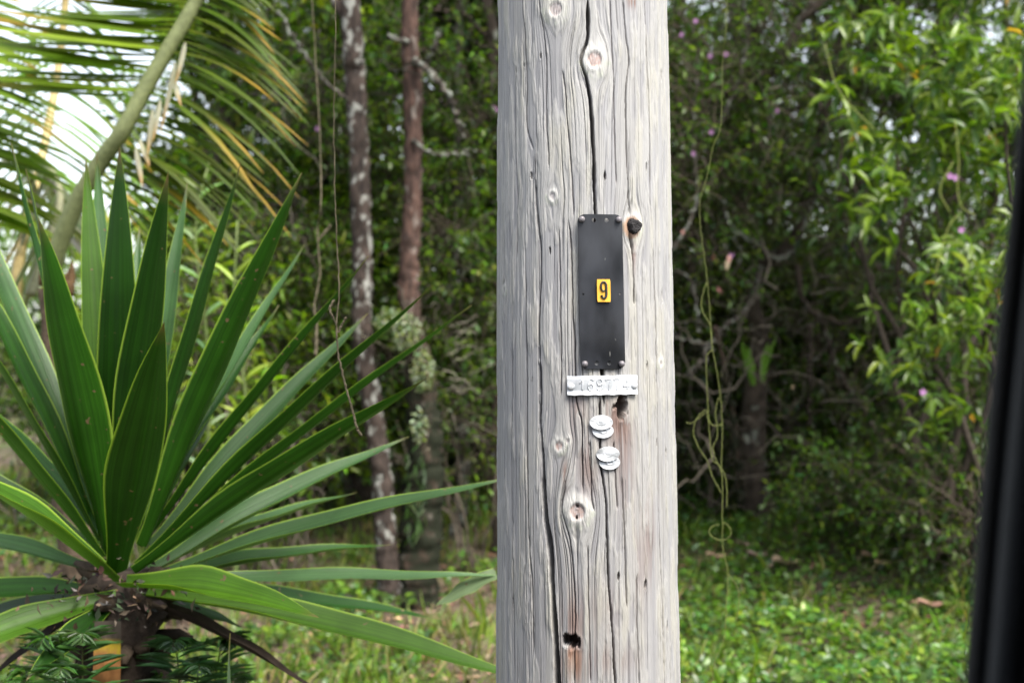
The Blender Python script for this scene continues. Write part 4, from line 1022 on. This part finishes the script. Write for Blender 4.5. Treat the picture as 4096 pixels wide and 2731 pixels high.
LL = ['leafy bright green tree behind the orange tipped palm leaflets', 'bright leafy tree standing left of the lichen spotted trunk', 'leafy tree directly behind the lichen spotted trunk', 'leafy green tree between the spotted and the red barked trunks', 'leafy green tree behind the thin grey lichened tree', 'leafy green tree close behind the wooden pole']
LR = ['dark leaved tree just right of the pole behind the hanging vine', 'dark leaved tree behind the trunk of the crooked tangled tree', 'dark leaved tree under the arching branches of the tangled tree', 'dark leaved tree behind the bright broad leaf shrub', 'dark leaved tree behind the car window edge']
for px, d, bl in (
  (760, 9.6, [(760,950,9.6,(.55,.6,.6),150),(900,500,9.7,(.6,.6,.6),130),(700,1450,9.3,(.7,.6,.5),170)]),
  (1050, 9.0, [(1030,300,9.2,(.8,.7,.7),260),(1120,800,9.0,(.75,.7,.6),250),(980,1250,8.9,(.8,.7,.5),260),(900,-100,9.2,(.9,.7,.5),200)]),
  (1330, 9.8, [(1300,650,9.8,(.7,.7,.7),240),(1380,1150,9.7,(.7,.7,.6),240),(1250,100,9.8,(.9,.7,.6),260),(1250,1600,9.5,(.7,.6,.5),200)]),
  (1560, 9.9, [(1550,500,10.0,(.6,.6,.8),220),(1540,1050,9.9,(.6,.6,.7),230),(1600,-50,9.9,(.8,.7,.6),240)]),
  (1800, 10.2, [(1780,350,10.2,(.7,.7,.8),240),(1830,900,10.1,(.7,.7,.7),260),(1850,1400,10.0,(.7,.7,.5),240),(1900,-50,10.2,(.8,.7,.6),220)]),
  (2060, 10.0, [(2020,650,10.0,(.6,.7,.7),220),(2030,1150,10.0,(.6,.7,.6),220),(2080,150,10.0,(.7,.7,.6),200)])):
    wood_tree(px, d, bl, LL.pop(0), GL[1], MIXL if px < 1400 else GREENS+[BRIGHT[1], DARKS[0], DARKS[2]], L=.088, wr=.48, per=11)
for px, d, bl in (
  (2720, 10.0, [(2760,900,9.9,(.6,.6,.6),230),(2720,1350,10.0,(.6,.6,.5),200),(2800,100,10.0,(.8,.7,.7),260),(2720,500,10.0,(.6,.6,.6),220)]),
  (3010, 10.6, [(3050,750,10.4,(.8,.7,.6),280),(3000,1250,10.6,(.8,.7,.5),260),(3100,200,10.4,(.9,.7,.7),280),(2980,1650,10.6,(.7,.6,.4),200)]),
  (3320, 10.3, [(3330,950,10.2,(.8,.7,.6),290),(3340,1450,10.2,(.8,.7,.5),260),(3350,350,10.2,(.8,.7,.7),260),(3260,1750,10.2,(.7,.6,.35),180)]),
  (3650, 10.2, [(3640,1100,10.0,(.8,.7,.6),280),(3620,1600,9.8,(.8,.7,.45),260),(3650,600,10.0,(.8,.7,.6),240),(3600,100,10.0,(.9,.7,.6),260)]),
  (3980, 9.8, [(3950,1400,9.6,(.7,.7,.7),260),(4050,800,9.6,(.8,.7,.7),240),(4100,200,9.6,(.8,.7,.8),220)])):
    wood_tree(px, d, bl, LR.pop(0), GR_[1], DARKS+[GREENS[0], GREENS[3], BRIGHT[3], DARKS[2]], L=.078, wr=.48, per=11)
for px, d, bl in (
  (950, 14.0, [(1000,1100,14,(1.2,1,.8),220),(1050,400,14,(1.2,1,1.0),200),(650,1350,14,(1.2,1,.5),200)]),
  (1450, 14.5, [(1420,900,14.5,(1.3,1,1),260),(1450,200,14.5,(1.4,1,1),240),(1300,1450,14.5,(1.4,1,.6),220)]),
  (1900, 14.2, [(1880,1000,14.2,(1.3,1,1),260),(1850,200,14.2,(1.4,1,1.1),240),(1850,1500,14.2,(1.3,1,.6),240)]),
  (2450, 14.5, [(2450,900,14.5,(1.4,1,1.2),240),(2500,200,14.5,(1.5,1,1.1),220),(2400,1500,14.5,(1.4,1,.6),220)]),
  (2900, 14.2, [(2900,1100,14.2,(1.3,1,.9),280),(2950,300,14.2,(1.3,1,1.2),240),(2900,1600,14.2,(1.3,1,.5),240)]),
  (3400, 14.5, [(3350,1000,14.5,(1.4,1,1),280),(3400,250,14.5,(1.4,1,1.2),240),(3350,1600,14.5,(1.4,1,.5),240)]),
  (3900, 14.0, [(3850,1100,14,(1.4,1,1.1),280),(3900,300,14,(1.4,1,1.2),240),(3900,1650,14,(1.3,1,.5),220)])):
    wood_tree(px, d, bl, GF[0], GF[1], GREENS, L=.11, trunk_r=.09, name='tall_tree')

def far_wood():
    """the far edge of the woods, one mass"""
    mb = MB(); n = 26000; rng = np.random.default_rng(21)
    x = rng.uniform(-16, 18, n); y = rng.uniform(19, 25, n); top = 2.2+2.2*fbm(x*.22+3, y*.1, 4, 3)+sstep(-4.5, -1, x)*1.4
    z = top*rng.random(n)**.8+.3
    L = rng.uniform(.12, .28, n)
    co, f, t = bulk_leaves(np.stack([x, y, z], -1), rng.normal(size=(n, 3)), np.array([0, -.3, 1.])+.6*rng.normal(size=(n, 3)), L, L*.5, leaf_tints(n, GREENS+BRIGHT[:2], .3, rng), T5)
    mb.add(co, [f], t)
    tag(mb.build('far_woodland', M['leaf'], smooth=False), 'distant leafy edge of the woods seen through the trees', 'woodland', kind='stuff')
far_wood()

# added overhead canopy, mostly above the view, put in to shade the woods
CAN = ('added tall canopy tree with bare trunk shading the woods', 'added canopy trees shading the woods')
for x, y, r in ((-1.6, 11.6, .10), (.3, 11.0, .11), (1.7, 11.8, .11), (3.1, 10.6, .11), (4.6, 11.4, .10), (2.2, 13.6, .11), (-.3, 13.8, .10), (4.0, 13.4, .1)):
    b = np.array([x, y, float(ground_z(x, y))]); e = np.array([x+.3, y+.2, 5.6])
    root = empty('added_canopy_tree', b, CAN[0], 'tree', CAN[1])
    mb = MB(); p = crooked(b-[0, 0, .06], e, 20, .05); mb.tube(p, np.linspace(r, r*.4, 20), 10, rough=.2, seed=int(x*10)+40); mb.build('trunk', M['bark_dark'], root)
    cr = Crown(); cr.blob((x, y, 5.6), (1.7, 1.5, .8), 340, L=.13, wr=.45, per=8, cols=DARKS+GREENS, gap=.36, twigs=False); cr.build(root)

# undergrowth: low bushes
def bush(px, py, d, r, n, label, cols, L, wr, T=T8, group=None, droop=.1, per=9):
    c = P(px, py, d); b = c.copy(); b[2] = float(ground_z(b[0], b[1]))
    root = empty('bush', b, label, 'bush', group); st = MB()
    for _ in range(8): st.tube(crooked(b+RNG.normal(size=3)*[.06, .06, 0]-[0, 0, .03], c+RNG.normal(size=3)*np.array(r)*.7, 10, .1), np.linspace(.009, .003, 10), 5, np.array((.14, .115, .09))*RNG.uniform(.5, 1.3))
    tag(st.build('stems', M['wood'], root), kind='stuff')
    cr = Crown(); cr.blob(c, r, n, L=L, wr=wr, cols=cols, T=T, gap=.36, droop=droop, per=per); cr.build(root)
bush(700, 1350, 7.2, (.42, .35, .5), 110, 'bush with narrow yellow green leaves behind the upright sword leaves', BRIGHT+[GREENS[1]], .10, .16)
bush(1020, 1330, 8.0, (.5, .4, .45), 150, 'bush with narrow bright leaves left of the spotted trunk', BRIGHT+GREENS, .085, .2)
bush(1150, 1750, 7.9, (.5, .4, .28), 120, 'low leafy bush at the foot of the spotted trunk', GREENS+[BRIGHT[1]], .06, .35)
bush(1880, 1720, 8.3, (.32, .35, .35), 90, 'low bush between the red trunk and the pole', GREENS, .05, .4)
bush(3600, 1960, 7.9, (.62, .45, .26), 420, 'leafy weeds covering the mound at the right', GREENS+[(.055, .11, .03)], .05, .5)
bush(3880, 2060, 7.4, (.42, .4, .34), 300, 'dark leafy weeds on the mound beside the car window edge', GREENS+DARKS, .05, .5)
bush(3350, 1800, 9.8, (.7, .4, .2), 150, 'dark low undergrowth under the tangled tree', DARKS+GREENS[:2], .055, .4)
bush(100, 1480, 9.5, (1.0, .5, .55), 260, 'leafy bush beneath the palm at the edge of the open sky', GREENS, .075, .4, T5, per=10)
bush(420, 1500, 10.0, (.9, .5, .6), 260, 'leafy bush behind the upright sword leaves under the palm frond', GREENS+BRIGHT[:1], .075, .4, T5, per=10)
UG = 'dark leafy undergrowth deep in the woods behind the tree trunks'
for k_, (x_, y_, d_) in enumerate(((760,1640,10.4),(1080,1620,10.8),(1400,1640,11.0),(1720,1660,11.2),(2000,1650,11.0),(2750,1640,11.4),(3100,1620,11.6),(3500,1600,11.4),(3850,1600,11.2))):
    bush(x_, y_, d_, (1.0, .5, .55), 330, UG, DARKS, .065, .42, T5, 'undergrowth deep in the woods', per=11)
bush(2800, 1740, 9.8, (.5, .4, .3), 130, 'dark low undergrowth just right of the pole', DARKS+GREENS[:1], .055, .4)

# upright reed like plant with pale leaves seen over the sword leaf tips
def reed(px, ptop, pbot, d, label, tint, n=16, L=.14):
    b = P(px, pbot, d); t = P(px+20, ptop, d); b0 = b.copy(); b0[2] = float(ground_z(b[0], d))
    root = empty('reed', b0, label, 'plant'); mb = MB(); p = crooked(b0-[0, 0, .03], t, 14, .03); mb.tube(p, np.linspace(.008, .004, 14), 6, (.12, .16, .05)); mb.build('stem', M['vine'], root)
    for i in range(n):
        k = 5+int(8*i/n); q = p[k]; sgn = 1 if i % 2 else -1
        pos = q[None]+[[0, 0, .02*(i % 3)]]; dd = np.array([[sgn*.8+.1*RNG.normal(), .3*RNG.normal(), .7]]); Ls = np.array([L*RNG.uniform(.8, 1.2)])
        co, f, tn = bulk_leaves(pos, dd, np.array([[0, -.6, 1.]]), Ls, Ls*.14, leaf_tints(1, [tint], .15), T8); m2 = MB(); m2.add(co, [f], tn); m2.build('leaf', M['gloss_leaf'], root, smooth=False)
reed(820, 640, 1300, 6.6, 'slim reed with pale blade leaves behind the sword leaf tips', (.17, .25, .12))
reed(930, 880, 1400, 6.4, 'slim yellow green reed rising behind the sword leaves', (.20, .28, .03))
def staghorn():
    c = P(3030, 1500, 8.1); root = empty('strap_leaf_plant', c, 'plant with two upright bright straps on the tangled trunk', 'plant')
    for x, y, x2 in ((3000,1480,2965),(3060,1460,3105),(3010,1500,2990),(3050,1490,3070)):
        sword_leaf(P(x, y+40, 8.1), P(x2, y-120, 8.05), .05, (.08, .17, .02), bend=.0, roll=0).build('leaf', M['sword'], root)
staghorn()
def broad_leaf():
    g = on_ground(1365, 2050); o = sword_leaf(g, P(1362, 1945, g[1]), .05, (.28, .42, .03), bend=0, roll=80, wbase=.5).build('seedling_leaf', M['sword']); tag(o, 'single broad upright yellow green leaf at the foot of the spotted trunk', 'leaf')

# ---------------------------------------------------------------- ground cover
def on_ground(px, py):
    ds = np.linspace(4, 14, 2001); x = (px-2048)/K*ds; z = EYE-(py-1365.5)/K*ds
    k = int(np.argmax(z <= ground_z(x, ds)))
    return P(px, py, ds[k] if k else 12.0)
broad_leaf()
def ground_cover():
    rng = np.random.default_rng(31)
    def scatter(n, y0, y1, xl=-.40, xr=.42):
        y = np.sqrt(rng.uniform(y0**2, y1**2, n)); x = y*rng.uniform(xl, xr, n); return x, y
    # creeping leafy carpet, thick at right of the pole, patchy at left
    x, y = scatter(84000, 4.8, 11.8)
    dens = np.where(x > .35, .5+.8*sstep(.36, .6, fbm(x*1.5, y*1.5, 7, 3)), .6*sstep(.47, .64, fbm(x*1.1+9, y*1.1, 8, 3)))
    dens = dens+.6*np.exp(-((x-2.5)/.9)**2-((y-8.2)/1.2)**2)
    k = rng.random(len(x)) < dens; x, y = x[k], y[k]; n = len(x)
    hgt = .035+.10*sstep(.4, .75, fbm(x*1.6, y*1.6, 12, 2))
    z = ground_z(x, y)+hgt*rng.random(n)**.6
    L = rng.uniform(.028, .062, n)
    d = np.stack([rng.normal(size=n), rng.normal(size=n), .25+.35*rng.normal(size=n)], -1)
    co, f, t = bulk_leaves(np.stack([x, y, z], -1), d, np.array([0, -.15, 1.])+.38*rng.normal(size=(n, 3)), L, L*rng.uniform(.45, .7, n), leaf_tints(n, [(.065, .135, .018), (.085, .16, .018), (.045, .10, .02), (.12, .19, .02), (.06, .125, .035)], .22, rng), T8)
    mb = MB(); mb.add(co, [f], t); tag(mb.build('ground_cover', M['ground_leaf'], smooth=False), 'low creeping leafy plants carpeting the forest floor', 'ground cover', kind='stuff')
    x, y = scatter(15000, 4.8, 12); w = sstep(.42, .6, fbm(x*1.4+5, y*1.4, 17, 2)); k = rng.random(len(x)) < np.where(x < .5, .35+.65*w, .18+.25*w); x, y = x[k], y[k]; n = len(x)
    L = rng.uniform(.05, .19, n)*np.where(rng.random(n) < .04, 2, 1)
    d = np.stack([.5*rng.normal(size=n), .5*rng.normal(size=n), np.full(n, 1.)], -1)
    co, f, t = bulk_leaves(np.stack([x, y, ground_z(x, y)-.005], -1), d, np.stack([.4*rng.normal(size=n), -np.ones(n), .3*np.ones(n)], -1), L, rng.uniform(.005, .012, n), leaf_tints(n, [(.14, .22, .025), (.10, .18, .02), (.19, .25, .035), (.24, .22, .09)], .2, rng), T8)
    mb = MB(); mb.add(co, [f], t); tag(mb.build('grass', M['ground_leaf'], smooth=False), 'thin grass blades growing among the creeping plants', 'grass', kind='stuff')
    x, y = scatter(19000, 4.8, 12.5); k = rng.random(len(x)) < np.where(x < .4, .9, .5); x, y = x[k], y[k]; n = len(x)
    L = rng.uniform(.02, .06, n)
    d = np.stack([rng.normal(size=n), rng.normal(size=n), .15*rng.normal(size=n)], -1)
    co, f, t = bulk_leaves(np.stack([x, y, ground_z(x, y)+rng.uniform(.004, .025, n)], -1), d, np.array([0, 0, 1.])+.35*rng.normal(size=(n, 3)), L, L*.45, leaf_tints(n, [(.16, .085, .055), (.24, .15, .10), (.09, .055, .04), (.32, .2, .14), (.05, .035, .028)], .25, rng), T8)
    mb = MB(); mb.add(co, [f], t); tag(mb.build('leaf_litter', M['dry'], smooth=False), 'small brown dead leaves scattered over the forest floor', 'leaf litter', kind='stuff')
ground_cover()
def fallen(px, py, L, tint, label, w=.5, rot=0):
    g = on_ground(px, py)+[0, 0, .05]
    o = empty('fallen_leaf', g, label, 'dead leaf', 'big pale dead leaves on the ground cover')
    t = np.linspace(0, 1, 9); u = np.linspace(-1, 1, 5); a = np.array([math.cos(rot), math.sin(rot)*.6, .0]); s = np.array([-a[1], a[0], .12])
    wd = L*w*.5*np.sin(np.clip(t*.94+.06, 0, 1)*np.pi)**.7
    V = g+a*((t-.5)*L)[:, None, None]+s*(wd[:, None]*u[None])[..., None]+np.array([0, -.25, 1.])*(L*.16*u[None]**2*(1.2-t[:, None])+L*.12*(t[:, None]-.5)**2*2+.004*np.sin(9*t)[:, None])[..., None]
    mb = MB(); mb.grid(V, tint); mb.build('blade', M['dry'], o); st = MB(); st.tube([g-a*L*.5, g-a*L*.68-[0, 0, .015]], [.0025, .0018], 5, tint); st.build('stalk', M['dry'], o)
FL = 'pale curled dead leaf lying on the creeping plants right of the pole'
for x, y, L, c, r in ((2870,2262,.13,(.42,.27,.2),.3),(2800,2285,.09,(.36,.22,.16),1.4),(3030,2258,.12,(.30,.2,.17),-.2),(3150,2288,.17,(.5,.36,.26),.25),(3260,2298,.06,(.42,.22,.17),.8),(3490,2262,.12,(.4,.26,.19),.1),(3535,2295,.13,(.52,.37,.25),.7),(3650,2268,.12,(.4,.25,.2),1.2),(3725,2462,.14,(.32,.19,.14),.0),(2780,2100,.1,(.33,.22,.15),.3),(3260,2110,.10,(.36,.25,.2),.9),(3460,2060,.12,(.34,.18,.1),1.5),(2985,2215,.13,(.3,.19,.17),.2),(3240,2060,.13,(.34,.22,.15),1.4)):
    fallen(x, y, L, c, FL, .5, r)
def rock(px, py, r, label, tint):
    g = on_ground(px, py); th = np.linspace(0, np.pi, 14)[:, None]; ph = (np.arange(20)/20*2*np.pi)[None]
    n = 1+.35*(fbm(np.cos(ph)*np.sin(th)*2+5+px, np.cos(th)*2+np.sin(ph)*np.sin(th)*1.5, 3, 3)-.5)
    V = g+np.stack([r[0]*n*np.sin(th)*np.cos(ph), r[1]*n*np.sin(th)*np.sin(ph), r[2]*n*np.cos(th)+0*ph], -1)+[0, 0, r[2]*.45]
    mb = MB(); mb.grid(V, tint, closed=True); o = mb.build('rock', M['wood']); tag(o, label, 'rock')
rock(1385, 2440, (.075, .07, .055), 'small dark rock on the mossy ground between the sword leaves', (.03, .03, .033))
rock(1780, 1850, (.13, .1, .09), 'pale cream rock under the trees left of the pole', (.62, .56, .40))
def fallen_branch():
    pts = [P(3560,1780,8.9), P(3622,1818,8.8), P(3695,1855,8.7), P(3780,1890,8.6), P(3860,1928,8.5), P(3960,1990,8.4)]
    b = pts[-1].copy(); root = empty('fallen_branch', b, 'pinkish grey fallen branch slanting over the mound at the right', 'branch')
    mb = MB(); mb.tube(smooth_path(pts, 40), np.linspace(.018, .026, 40), 9, (.26, .18, .155), rough=.25); mb.build('limb', M['wood'], root)
    st = MB(); st.tube([pts[0], pts[0]+[-.1, .1, .15]], [.012, .006], 6, (.2, .14, .12)); st.build('stub', M['wood'], root)
fallen_branch()
def weed_flower(px, py, label):
    g = on_ground(px, py+150); q = P(px, py, g[1]-.2); b = q.copy(); b[2] = float(ground_z(b[0], b[1]))
    root = empty('daisy', b, label, 'flower', 'yellow daisies on the mound'); st = MB(); st.tube(crooked(b, q, 8, .06), .002, 5, (.08, .14, .03)); st.build('stem', M['vine'], root)
    k = 10; ph = np.arange(k)/k*6.28; L = np.full(k, .018)
    co, f, t = bulk_leaves(np.tile(q, (k, 1)), np.stack([np.cos(ph), -.5+0*ph, np.sin(ph)*.8], -1), np.tile([0, -1., .4], (k, 1)), L, L*.5, np.tile((.7, .42, .02), (k, 1)), T8); mb = MB(); mb.add(co, [f], t); mb.build('petals', M['flower'], root, smooth=False)
for x, y in ((3445,1912),(3548,1898)): weed_flower(x, y, 'small yellow daisy above the weeds on the mound')

# ---------------------------------------------------------------- the car the view is taken from: its window edge shows at the right
def car():
    yd = .9
    E = smooth_path([P(4140,-900,yd), P(4118,0,yd), P(4090,330,yd), P(4000,1200,yd), P(3930,1900,yd), P(3857,2731,yd), P(3800,3300,yd)], 60)
    root = empty('car', (.2, .4, 0), 'black car window edge with rubber seal framing the view', 'car')
    m, nt, bs = new_mat('black trim'); bs.inputs['Base Color'].default_value = (.012, .012, .014, 1); bs.inputs['Roughness'].default_value = .6
    c, f = noise_col(nt, 600, .3, .7, (0, 0, 0), (1, 1, 1)); bump(nt, bs, f, .3, .001)
    mr, nt, bs = new_mat('window rubber'); bs.inputs['Base Color'].default_value = (.02, .021, .024, 1); bs.inputs['Roughness'].default_value = .75
    c, f = noise_col(nt, 900, .3, .7, (0, 0, 0), (1, 1, 1)); bump(nt, bs, f, .6, .001)
    mg, nt, bs = new_mat('satin grey trim'); bs.inputs['Base Color'].default_value = (.05, .055, .066, 1); bs.inputs['Roughness'].default_value = .5
    X = np.array([1., 0, 0]); Y = np.array([0, 1., 0])
    def sweep(prof, name, mat):
        V = np.array([[e+X*a+Y*b for a, b in prof] for e in E]); mb = MB(); mb.grid(V, closed=True); return mb.build(name, mat, root)
    sweep([(.006+.006*math.cos(a), .0+.008*math.sin(a)) for a in np.linspace(0, 2*np.pi, 13)[:-1]], 'window_seal', mr)
    sweep([(.010, -.004), (.012, -.012), (.020, -.016), (.030, -.014), (.034, -.004), (.034, .02), (.010, .02)], 'pillar_trim', mg)
    sweep([(.032, -.002), (.036, -.05), (.07, -.07), (.9, -.07), (.9, .05), (.032, .05)], 'pillar', m)
    paint, nt, bs = new_mat('black car paint'); bs.inputs['Base Color'].default_value = (.01, .01, .011, 1); bs.inputs['Roughness'].default_value = .25
    def bx(name, lo, hi, mat): mb = MB(); mb.box(lo, hi); return mb.build(name, mat, root, smooth=False)
    bx('door', (-1.0, .84, .42), (.29, .98, 1.155), paint); bx('rear_panel', (.292, .84, .42), (1.9, .98, 1.155), paint); bx('roof', (-.9, -.75, 1.78), (1.9, .97, 1.84), paint)
    bx('floor', (-1.9, -.75, .34), (1.9, .98, .41), m); bx('far_side', (-1.9, -.80, .42), (1.9, -.74, 1.78), m); bx('rear_wall', (1.84, -.73, .42), (1.9, .83, 1.775), m)  # far side and rear wall: unseen, closed without windows to darken the pillar
    bx('bonnet', (-1.9, -.73, .42), (-1.003, .98, 1.02), paint)
    mb = MB(); mb.tube([(-.98, .92, 1.15), (-.80, .92, 1.5), (-.68, .91, 1.79)], .035, 8); mb.build('front_pillar', m, root)
    for wx in (-1.35, 1.25):
        for wy in (.80, -.66):
            ph = np.arange(28)/28*2*np.pi; prof = [(.20, -.09), (.30, -.10), (.335, -.07), (.34, 0), (.335, .07), (.30, .10), (.20, .09)]
            V = np.array([[(wx+r*math.cos(a), wy+h, .343+r*math.sin(a)) for a in ph] for r, h in prof]); mb = MB(); mb.grid(V, closed=True); ty = mb.build('tyre', mr, root)
            V = np.array([[(wx+r*math.cos(a), wy+h, .343+r*math.sin(a)) for a in ph] for r, h in ((.20, .085), (.19, .05), (.08, .07), (.001, .07))]); mb = MB(); mb.grid(V, closed=True); mb.build('rim', mg, root)
car()
